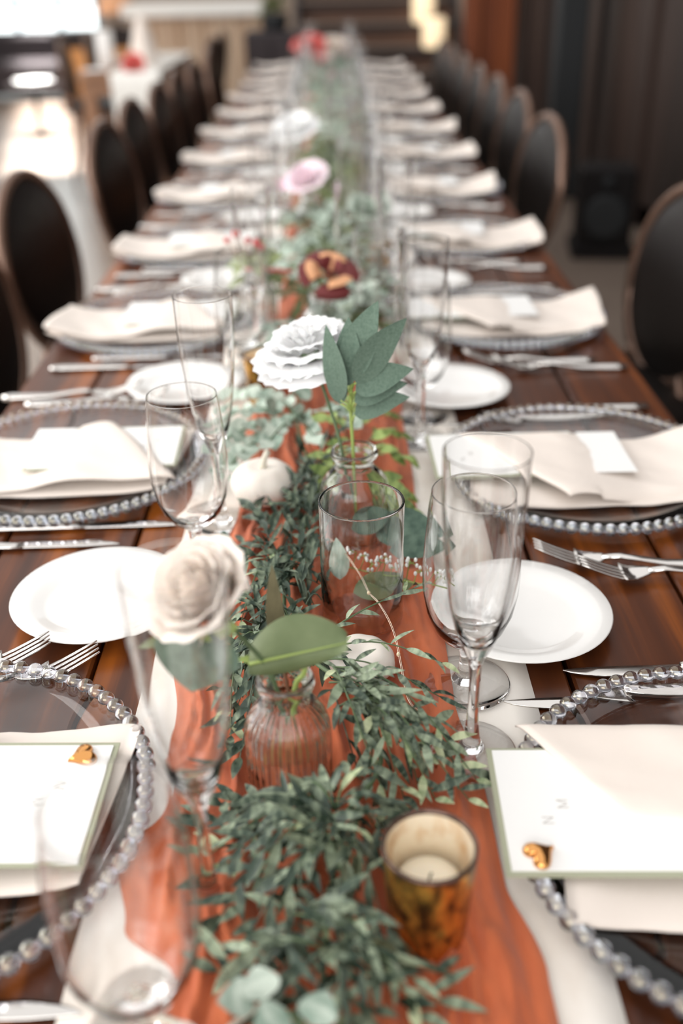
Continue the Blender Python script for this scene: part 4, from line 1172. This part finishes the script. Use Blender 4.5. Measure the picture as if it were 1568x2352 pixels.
# ---------------------------------------------------------------- garlands
WL = [mesh_data('leaf', leaf_geo(L, W, f, c), M['willow']) for L, W, f, c in ((0.028, 0.0066, 0.4, 0.15), (0.025, 0.0062, 0.35, 0.4), (0.032, 0.0062, 0.45, -0.15), (0.022, 0.0066, 0.3, 0.25))]
WP = [mesh_data('leaf', leaf_geo(L, W, f, c), M['willow_pale']) for L, W, f, c in ((0.024, 0.0072, 0.3, 0.1), (0.02, 0.0066, 0.35, 0.25))]
SPRIGS = [(-0.014,0.64,0.8,0.087,0.624,0.8,0.012),(-0.007,0.664,0.8,0.079,0.735,0.8,0.012),(-0.02,0.629,0.8,0.083,0.602,0.785,0.015),(0.003,0.622,0.8,0.103,0.53,0.768,0.03),(0.008,0.618,0.8,0.095,0.511,0.768,0.03),(-0.001,0.603,0.8,0.091,0.544,0.768,0.03),(0.021,0.577,0.8,0.072,0.512,0.768,0.03),(0.017,0.613,0.8,0.061,0.527,0.768,0.03),(0.011,0.61,0.8,0.05,0.515,0.768,0.03),(0.002,0.622,0.8,0.039,0.507,0.768,0.03),(0.002,0.571,0.8,0.088,0.572,0.768,0.03),(0.018,0.577,0.8,0.071,0.551,0.768,0.03),(0.018,0.615,0.8,0.027,0.528,0.768,0.03),(0.0,0.604,0.79,0.018,0.546,0.768,0.03),(0.0,0.604,0.79,0.034,0.537,0.768,0.03),(0.0,0.604,0.79,0.054,0.563,0.768,0.03),(-0.001,0.474,0.79,-0.081,0.498,0.766,0.025),(0.007,0.467,0.79,-0.077,0.512,0.766,0.025),(0.009,0.491,0.79,-0.08,0.469,0.766,0.025),(0.004,0.473,0.79,-0.08,0.445,0.766,0.025),(0.003,0.488,0.79,-0.07,0.418,0.766,0.025),(0.002,0.491,0.79,-0.063,0.458,0.766,0.025),(0.01,0.467,0.79,-0.059,0.48,0.766,0.025),(0.004,0.484,0.79,-0.087,0.492,0.766,0.025),(0.01,0.476,0.79,-0.055,0.427,0.766,0.025),(0.009,0.468,0.79,-0.066,0.516,0.766,0.025),(0.003,0.481,0.79,-0.049,0.499,0.766,0.025),(0.005,0.464,0.79,0.03,0.487,0.766,0.025),(-0.007,0.47,0.79,0.034,0.466,0.766,0.025),(0.012,0.48,0.79,0.038,0.448,0.766,0.025),(-0.01,0.457,0.79,0.027,0.432,0.766,0.025),(-0.003,0.46,0.79,0.031,0.409,0.766,0.025),(0.002,0.468,0.79,0.01,0.435,0.766,0.025),(0.017,0.473,0.79,-0.001,0.422,0.766,0.025),(0.0,0.474,0.79,-0.017,0.433,0.766,0.025),(0.006,0.47,0.79,-0.031,0.433,0.766,0.025),(-0.001,0.452,0.79,-0.038,0.408,0.766,0.025),(-0.002,0.459,0.79,-0.019,0.404,0.766,0.025),(0.014,0.477,0.79,-0.006,0.395,0.766,0.025),(-0.01,0.473,0.79,0.015,0.4,0.766,0.025),(0.01,0.457,0.79,-0.053,0.399,0.766,0.025),(-0.005,0.468,0.79,-0.046,0.451,0.766,0.025),(-0.006,0.463,0.79,-0.032,0.461,0.766,0.025),(-0.022,0.381,0.79,-0.051,0.373,0.766,0.025),(0.007,0.372,0.79,-0.035,0.361,0.766,0.025),(0.002,0.372,0.79,-0.067,0.381,0.766,0.025),(-0.024,0.396,0.79,-0.02,0.355,0.766,0.025),(0.01,0.378,0.79,-0.006,0.352,0.766,0.025),(-0.009,0.372,0.79,0.009,0.35,0.766,0.025),(-0.002,0.376,0.79,0.023,0.354,0.766,0.025),(-0.014,0.399,0.79,0.038,0.359,0.766,0.025),(-0.009,0.401,0.79,0.05,0.387,0.766,0.025),(-0.01,0.372,0.79,0.06,0.378,0.766,0.025),(-0.013,0.406,0.79,0.035,0.379,0.766,0.025),(-0.023,0.4,0.79,0.06,0.359,0.766,0.025),(0.003,0.392,0.79,-0.031,0.381,0.766,0.025),(-0.014,0.402,0.79,0.004,0.368,0.766,0.025),(0.01,0.39,0.79,0.019,0.374,0.766,0.025),(-0.017,0.404,0.79,0.047,0.395,0.766,0.025),(-0.023,0.4,0.79,-0.042,0.353,0.766,0.025),(-0.0,0.4,0.79,0.048,0.351,0.766,0.025),(-0.023,0.388,0.79,-0.015,0.337,0.766,0.025),(-0.015,0.371,0.79,0.013,0.334,0.766,0.025),(0.003,0.477,0.795,-0.035,0.496,0.785,0.02),(0.003,0.477,0.795,-0.018,0.5,0.785,0.02),(0.003,0.477,0.795,0.035,0.49,0.785,0.02),(0.003,0.477,0.795,0.021,0.515,0.785,0.02),(0.003,0.477,0.795,-0.0,0.511,0.785,0.02),(0.003,0.477,0.795,0.04,0.482,0.785,0.02),(-0.064,0.691,0.785,-0.084,0.667,0.764,0.015),(-0.052,0.697,0.785,-0.075,0.622,0.764,0.015),(-0.048,0.693,0.785,-0.067,0.581,0.764,0.015),(-0.062,0.697,0.785,-0.077,0.586,0.764,0.015),(-0.066,0.697,0.785,-0.057,0.553,0.764,0.015),(-0.061,0.674,0.785,-0.086,0.644,0.764,0.015),(-0.051,0.693,0.785,-0.072,0.655,0.764,0.015),(-0.065,0.813,0.785,-0.093,0.773,0.768,0.02),(-0.056,0.818,0.785,-0.091,0.819,0.768,0.02),(-0.054,0.757,0.785,-0.088,0.868,0.768,0.02),(-0.062,0.833,0.785,-0.073,0.903,0.768,0.02),(-0.027,0.783,0.785,-0.032,0.911,0.768,0.02),(-0.025,0.798,0.785,-0.019,0.939,0.768,0.02),(-0.028,0.775,0.785,-0.078,0.737,0.768,0.02),(-0.032,0.767,0.785,-0.065,0.71,0.768,0.02),(-0.046,0.828,0.785,-0.081,0.724,0.768,0.02),(-0.055,0.757,0.785,-0.062,0.794,0.768,0.02),(-0.027,0.751,0.785,-0.025,0.8,0.768,0.02),(-0.051,0.776,0.785,-0.016,0.756,0.768,0.02),(-0.032,0.776,0.785,-0.046,0.723,0.768,0.02),(-0.032,0.786,0.785,-0.009,0.856,0.768,0.02),(-0.038,0.772,0.785,-0.089,0.942,0.768,0.02),(-0.052,0.752,0.785,-0.031,0.736,0.768,0.02),(-0.027,0.829,0.785,-0.064,0.758,0.768,0.02),(-0.024,0.748,0.785,-0.041,0.793,0.768,0.02),(-0.039,0.833,0.785,-0.052,0.841,0.768,0.02),(-0.029,0.824,0.785,-0.026,0.849,0.768,0.02),(-0.014,0.895,0.785,-0.015,0.986,0.77,0.02),(-0.04,0.934,0.785,-0.034,0.997,0.77,0.02),(-0.023,0.903,0.785,-0.055,0.918,0.77,0.02),(-0.02,0.876,0.785,-0.031,1.065,0.77,0.02),(-0.036,0.947,0.785,-0.01,1.029,0.77,0.02),(-0.016,0.945,0.785,-0.021,1.127,0.77,0.02),(-0.017,0.937,0.785,-0.042,0.946,0.77,0.02),(-0.022,0.735,0.783,-0.005,0.746,0.772,0.016),(-0.021,0.887,0.783,-0.015,0.929,0.772,0.016),(-0.017,0.737,0.783,-0.023,0.751,0.772,0.016),(-0.077,0.942,0.783,-0.077,0.964,0.772,0.016),(-0.02,0.776,0.783,-0.044,0.809,0.772,0.016),(-0.026,0.798,0.783,-0.055,0.78,0.772,0.016),(-0.025,0.923,0.783,-0.026,0.96,0.772,0.016),(-0.026,0.855,0.783,-0.046,0.876,0.772,0.016),(-0.016,0.919,0.783,-0.043,0.925,0.772,0.016),(-0.019,0.8,0.783,-0.026,0.78,0.772,0.016),(-0.028,0.929,0.783,-0.008,0.993,0.772,0.016),(-0.049,0.724,0.783,-0.056,0.712,0.772,0.016),(-0.055,0.716,0.783,-0.079,0.767,0.772,0.016),(-0.043,0.848,0.783,-0.043,0.82,0.772,0.016),(-0.033,0.949,0.783,-0.049,0.965,0.772,0.016),(-0.04,0.751,0.783,-0.047,0.813,0.772,0.016),(-0.052,0.722,0.783,-0.062,0.713,0.772,0.016),(-0.013,0.771,0.783,-0.007,0.777,0.772,0.016),(-0.047,0.707,0.783,-0.051,0.686,0.772,0.016),(-0.048,0.717,0.783,-0.037,0.722,0.772,0.016),(-0.049,0.907,0.783,-0.037,0.945,0.772,0.016),(-0.035,0.908,0.783,-0.068,0.98,0.772,0.016),(-0.025,0.894,0.783,-0.005,0.93,0.772,0.016),(-0.038,0.844,0.783,-0.037,0.914,0.772,0.016),(-0.042,0.702,0.783,-0.062,0.704,0.772,0.016),(-0.054,0.859,0.783,-0.092,0.943,0.772,0.016),(-0.001,0.969,0.785,0.013,0.956,0.775,0.016),(-0.001,1.067,0.785,0.003,1.089,0.775,0.016),(-0.014,0.955,0.785,-0.002,0.926,0.775,0.016),(-0.03,0.995,0.785,-0.021,0.988,0.775,0.016),(-0.012,0.969,0.785,-0.022,0.945,0.775,0.016),(-0.02,1.002,0.785,-0.001,0.999,0.775,0.016),(-0.024,1.057,0.785,-0.034,1.064,0.775,0.016),(0.0,0.959,0.785,-0.005,0.989,0.775,0.016),(-0.058,0.68,0.785,-0.075,0.688,0.766,0.014),(-0.058,0.68,0.785,-0.077,0.653,0.766,0.014),(-0.058,0.68,0.785,-0.077,0.604,0.766,0.014),(-0.058,0.68,0.785,-0.068,0.56,0.766,0.014),(-0.022,0.679,0.785,-0.015,0.663,0.77,0.015),(-0.022,0.679,0.785,-0.0,0.645,0.77,0.015),(-0.022,0.679,0.785,-0.022,0.64,0.77,0.015),(-0.022,0.679,0.785,0.031,0.638,0.77,0.015)]
def sprig_path(a, b, lift, rnd, n=9):
    a, b = Vector(a), Vector(b)
    side = (b - a).cross(Vector((0, 0, 1))).normalized() * rnd.uniform(-0.008, 0.008)
    return [a.lerp(b, i / n) + Vector((0, 0, lift * math.sin(math.pi * min(1, i / n)) * (1 - 0.35 * i / n))) + side * math.sin(math.pi * i / n) for i in range(n + 1)]
def sprig_leaves(path, rnd, step=0.0085, spread=0.75):
    """positions of leaves along a path: (pos, direction, normal, fraction)"""
    out, acc, side = [], 0.012, 1
    tot = sum((q - p).length for p, q in zip(path, path[1:]))
    run = 0.0
    for p, q in zip(path, path[1:]):
        t = q - p
        L = t.length
        t.normalize()
        while acc < run + L:
            pos = p + t * (acc - run)
            sd = t.cross(Vector((0, 0, 1)))
            sd = sd.normalized() if sd.length > 1e-3 else Vector((1, 0, 0))
            d = t * rnd.uniform(0.55, 1.0) + sd * side * rnd.uniform(0.3, 0.8) * spread + Vector((0, 0, rnd.uniform(-0.25, 0.45)))
            nr = Vector((rnd.uniform(-0.6, 0.6), rnd.uniform(-0.8, 0.3), 1.0))
            out.append((pos, d, nr, acc / tot))
            side = -side
            acc += step * rnd.uniform(0.7, 1.3)
        run += L
    e = path[-1]
    out.append((e, path[-1] - path[-2], Vector((0, -0.3, 1)), 1.0))
    return out
def clear_of(p):
    """keep stems and leaves out of the standing glass"""
    for (x, y, r, h) in ((-0.030, 0.542, 0.033, 0.1), (0.058, 0.413, 0.031, 0.08), (0.028, 0.744, 0.039, 0.13), (0.025, 0.909, 0.038, 0.1)):
        if (p.x - x) ** 2 + (p.y - y) ** 2 < r * r and p.z < TOP + h:
            return False
    return True
GO = Vector((0.0, 0.55, TOP))
gar = thing('willow_garland', 'green willow leaf garland winding over terracotta gauze in the foreground', 'garland', GO)
rnd = random.Random(31)
stem_pts = [(0.01, 0.27, 0.766), (-0.005, 0.36, 0.772), (0.0, 0.43, 0.776), (0.006, 0.478, 0.782), (0.035, 0.535, 0.782), (0.022, 0.60, 0.79), (-0.016, 0.652, 0.786), (-0.042, 0.74, 0.778), (-0.034, 0.83, 0.778), (-0.022, 0.92, 0.778), (-0.018, 1.02, 0.775)]
Geo().tube([p - GO for p in bez(stem_pts, 6)], 0.0019, 7).build('main_stem', M['twig'], gar)
stuffG = Geo()
order = sorted(range(len(SPRIGS)), key=lambda i: SPRIGS[i][1])
count = 0
for i in range(len(SPRIGS)):
    ax, ay, az, bx, by, bz, lift = SPRIGS[i]
    path = sprig_path((ax, ay, az), (bx, by, bz), lift, rnd)
    fine = i < 3
    L = sprig_leaves(path, rnd, 0.0105 if fine else 0.0115, 0.9 if fine else 0.75)
    single = i < 13 or (i % 3 == 0)
    if single and count + len(L) > 296:
        single = False
    if single:
        sp = Geo().tube([p - GO for p in path], [0.0009 - 0.00005 * k for k in range(len(path))], 5).build('sprig', M['twig'], gar)
    else:
        stuffG.tube([p - GO for p in path], [0.0009 - 0.00005 * k for k in range(len(path))], 5)
    for pos, d, nr, fr in L:
        tip = pos + Vector(d).normalized() * 0.028
        if not clear_of(pos) or not clear_of(tip):
            continue
        if tip.z < TOP + 0.01:
            d = Vector(d)
            d.z = abs(d.z) * 0.5
        pale = rnd.random() < (0.12 + 0.3 * (fr > 0.85))
        s = rnd.uniform(0.75, 1.12) * (0.8 if fine else 1.0)
        mtx = basis(pos - GO, d, nr, s)
        me = rnd.choice(WP if pale else WL)
        if single:
            place('leaf', me, mtx, sp)
            count += 1
        else:
            k0 = len(stuffG.V)
            stuffG.V += [mtx @ v.co for v in me.vertices]
            stuffG.F += [tuple(k0 + q for q in f.vertices) for f in me.polygons]
mass = stuffG.build('leaf_mass', M['willow'], gar)
mass['kind'] = 'stuff'

# round leaved eucalyptus in the middle distance
EO = Vector((-0.05, 1.1, TOP))
eg = thing('eucalyptus_garland', 'pale blue green eucalyptus garland with round leaves around the votive', 'garland', EO)
EL = [mesh_data('leaf', leaf_geo(L, W, f, c, 8, 0.85), M['eucalyptus']) for L, W, f, c in ((0.020, 0.019, 0.1, 0.1), (0.024, 0.021, 0.15, -0.1), (0.017, 0.016, 0.1, 0.2))]
BL = [mesh_data('leaf', leaf_geo(L, W, f, c), M['box']) for L, W, f, c in ((0.022, 0.012, 0.2, 0.1), (0.018, 0.010, 0.2, 0.3))]
rnd = random.Random(77)
n = 0
ES = [((-0.05, 1.12, 0.785), (-0.135, 1.06, 0.79)), ((-0.05, 1.14, 0.79), (-0.12, 1.13, 0.80)), ((-0.045, 1.15, 0.79), (-0.10, 1.20, 0.80)), ((-0.03, 1.12, 0.79), (-0.07, 1.05, 0.80)), ((-0.03, 1.14, 0.79), (-0.02, 1.06, 0.80)), ((-0.04, 1.17, 0.79), (-0.03, 1.24, 0.815)), ((-0.05, 1.2, 0.79), (-0.05, 1.29, 0.80)), ((-0.02, 1.15, 0.79), (0.02, 1.11, 0.80)), ((-0.06, 1.16, 0.79), (-0.13, 1.22, 0.79)), ((-0.03, 1.22, 0.79), (0.01, 1.28, 0.81)), ((-0.07, 1.1, 0.78), (-0.12, 1.02, 0.775)), ((-0.05, 1.3, 0.79), (-0.1, 1.36, 0.8)), ((-0.02, 1.3, 0.79), (0.03, 1.36, 0.8)), ((0.03, 1.6, 0.79), (0.07, 1.54, 0.81)), ((0.03, 1.6, 0.79), (0.08, 1.62, 0.8)), ((0.02, 1.62, 0.79), (0.03, 1.7, 0.8))]
for a, b in ES:
    path = sprig_path(a, b, 0.012, rnd)
    sp = Geo().tube([p - EO for p in path], 0.001, 5).build('sprig', M['twig'], eg)
    for pos, d, nr, fr in sprig_leaves(path, rnd, 0.0095, 1.1):
        place('leaf', rnd.choice(EL), basis(pos - EO, d, nr + Vector((0, -0.5, 0)), rnd.uniform(0.8, 1.2)), sp)
Geo().tube([p - EO for p in bez([(-0.02, 1.0, 0.775), (-0.04, 1.12, 0.785), (-0.05, 1.2, 0.788), (-0.02, 1.35, 0.785), (0.0, 1.5, 0.785), (0.03, 1.65, 0.78)], 6)], 0.0019, 6).build('main_stem', M['twig'], eg)
# yellow green small leaved clumps
BO = Vector((0.04, 1.05, TOP))
bg = thing('box_garland', 'yellow green small leaved garland behind the faceted bottle', 'garland', BO)
for a, b in [((0.03, 1.0, 0.785), (0.08, 0.96, 0.775)), ((0.03, 1.02, 0.785), (0.09, 1.03, 0.78)), ((0.04, 1.06, 0.785), (0.085, 1.09, 0.785)), ((0.03, 1.06, 0.79), (-0.01, 1.0, 0.79)), ((0.03, 1.1, 0.785), (0.075, 1.15, 0.785)), ((0.02, 1.08, 0.79), (-0.02, 1.1, 0.80)), ((0.03, 1.1, 0.785), (0.02, 1.17, 0.80)), ((0.02, 0.98, 0.785), (-0.025, 0.95, 0.78)), ((0.04, 1.0, 0.785), (0.06, 0.93, 0.775)), ((0.03, 1.15, 0.79), (0.06, 1.22, 0.79)), ((0.03, 1.2, 0.79), (0.0, 1.26, 0.8)), ((0.04, 0.98, 0.785), (0.09, 0.90, 0.768))]:
    path = sprig_path(a, b, 0.014, rnd)
    sp = Geo().tube([p - BO for p in path], 0.0009, 5).build('sprig', M['twig'], bg)
    for pos, d, nr, fr in sprig_leaves(path, rnd, 0.0075, 0.9):
        place('leaf', rnd.choice(BL), basis(pos - BO, d, nr, rnd.uniform(0.8, 1.3)), sp)
# far greenery, too blurred to pick leaves apart
def far_garland(label, y0, y1, mats, nsp, seed, xc):
    O = Vector((xc, (y0 + y1) / 2, TOP))
    t = thing('greenery_garland', label, 'garland', O, group='greenery along the far table')
    rnd = random.Random(seed)
    pts = [(xc + rnd.uniform(-0.03, 0.03), y0 + (y1 - y0) * i / 6, 0.775) for i in range(7)]
    Geo().tube([Vector(p) - O for p in bez(pts, 4)], 0.002, 6).build('main_stem', M['twig'], t)
    for mi, (me_list, m) in enumerate(mats):
        G = Geo()
        for i in range(nsp):
            y = rnd.uniform(y0, y1)
            a = (xc + rnd.uniform(-0.02, 0.02), y, 0.78)
            b = (xc + rnd.uniform(-0.10, 0.10), y + rnd.uniform(-0.08, 0.08), rnd.uniform(0.765, 0.83))
            path = sprig_path(a, b, 0.02, rnd, 6)
            for pos, d, nr, fr in sprig_leaves(path, rnd, 0.011, 1.0):
                mtx = basis(pos - O, d, nr, rnd.uniform(0.9, 1.5))
                me = rnd.choice(me_list)
                k0 = len(G.V)
                G.V += [mtx @ v.co for v in me.vertices]
                G.F += [tuple(k0 + q for q in f.vertices) for f in me.polygons]
        G.build('leaf_mass', m, t)['kind'] = 'stuff'
far_garland('moss green garland under the burgundy flower', 1.4, 2.3, [(BL, M['fern']), (EL, M['eucalyptus'])], 72, 1, -0.005)
far_garland('green garland around the pale pink peony', 2.3, 3.3, [(BL, M['fern']), (WL, M['willow'])], 70, 2, 0.01)
far_garland('green garland beyond the distant white bloom', 3.3, 4.6, [(WL, M['willow']), (EL, M['eucalyptus'])], 76, 3, 0.015)
far_garland('green garland reaching the far table end', 4.6, 6.4, [(WL, M['willow']), (EL, M['eucalyptus'])], 90, 4, 0.0)

# thin copper fairy light wire with tiny lamps
wr_pts = [(-0.010, 0.845, 0.792), (0.004, 0.82, 0.798), (0.013, 0.798, 0.798), (0.026, 0.765, 0.795), (0.0335, 0.735, 0.793), (0.043, 0.712, 0.794), (0.052, 0.68, 0.79), (0.056, 0.645, 0.782), (0.060, 0.615, 0.772), (0.072, 0.60, 0.766), (0.085, 0.585, 0.765), (0.078, 0.565, 0.766), (0.083, 0.55, 0.766)]
WO = Vector((0.03, 0.735, TOP))
wpath = bez([(0.040 + (x - 0.040) * 1.0, y, z) for x, y, z in wr_pts], 6)
t = thing('fairy_light_string', 'thin copper fairy light wire trailing past the blush pumpkin', 'lights', WO)
Geo().tube([p - WO for p in wpath], 0.0003, 5).build('wire', M['wire'], t)
Geo().tube([p - WO + Vector((0.0011, 0, 0.0004 * math.sin(i))) for i, p in enumerate(wpath)], 0.0003, 5).build('wire', M['wire'], t)
for i in (8, 24, 40, 56):
    Geo().ball(wpath[i] - WO, 0.0016, 8, 6, (1, 1, 1.5)).build('lamp', M['led'], t)

# ---------------------------------------------------------------- second table by the bar
t = thing('guest_table', 'narrow brown wooden guest table standing before the oak bar', 'table', (-1.27, 6.5, 0))
for i in range(4):
    Geo().box((-0.177 + i * 0.118, 0.8, 0.73), (0.115, 1.7, 0.04), bev=0.003).build('plank', M['oak'], t, smooth=False)
Geo().box((0, 0.8, 0.67), (0.42, 1.6, 0.08)).build('apron', M['oak'], t, smooth=False)
for sx in (-0.19, 0.19):
    for yy in (0.05, 1.55):
        Geo().box((sx, yy, 0.35), (0.08, 0.08, 0.7), bev=0.005).build('leg', M['oak'], t, smooth=False)
Geo().box((-0.19, 0.8, 0.3), (0.05, 1.44, 0.1), bev=0.004).build('stretcher', M['oak'], t, smooth=False)
def drape(u, v):
    s = v * 2.05
    x = (u - 0.5) * 0.30 * (1 - 0.25 * max(0, 0.4 - s))
    fold = 0.012 * math.sin(u * 19) * max(0, 0.42 - s)
    return (x + 0.11, -0.065 - fold if s < 0.4 else -0.065 + (s - 0.4), 0.76 - (0.4 - s) if s < 0.4 else 0.757)
g = Geo().slab(28, 40, drape, 0.002).xf(Matrix.Translation((-1.27, 6.5, 0)))
tag(g.build('hanging_runner', M['bartop']), 'white runner hanging over the end of the guest table', 'runner')
bloom('coral_bloom', 'coral red bloom lying on the hanging white runner', 'flower', (-1.17, 6.52, 0.78), (0, -0.8, 0.6), 0.1, SIMPLE, (M['coral'],), [(-1.17, 6.52, 0.78), (-1.17, 6.6, 0.765), (-1.17, 6.68, 0.763)])
put(BP, [], -1.42, 6.58, 0.7515, 0, 'white plate at the near end of the guest table')
bp = dup(BP, (-1.40, 7.45, 0.7515), 0, 'white plate at the far left of the guest table by the candle', [])
bp = dup(BP, (-1.14, 7.35, 0.7515), 0, 'white plate on the dark wall side of the guest table', [])
t = thing('pillar_lantern', 'tall white pillar candle standing on the guest table', 'candle', (-1.42, 6.95, 0.7515))
Geo().lathe([(0, 0), (0.05, 0), (0.054, 0.01), (0.054, 0.2), (0.048, 0.21), (0, 0.205)], 28).build('wax', M['china'], t)
Geo().tube([(0, 0, 0.205), (0, 0, 0.22)], 0.002, 6).build('wick', M['wick'], t)
t = thing('cone_napkin', 'pale standing cone folded napkin on the guest table', 'napkin', (-1.2, 7.05, 0.7515))
Geo().lathe([(0.10, 0), (0.075, 0.1), (0.05, 0.2), (0.02, 0.29), (0, 0.3)], 22, lambda r, z, w: r * (1 + 0.12 * math.cos(5 * w))).build('cloth', M['linen'], t)
for i, (x, y, a) in enumerate(((-1.74, 7.35, 184), (-1.77, 8.3, 180), (-0.83, 7.35, -10), (-0.83, 8.05, -6))):
    dup(CH, (x, y, 0), R(a), 'oval black backed chair, %s at the guest table' % ('window side near', 'window side far', 'bar side near', 'bar side far')[i], CHk)
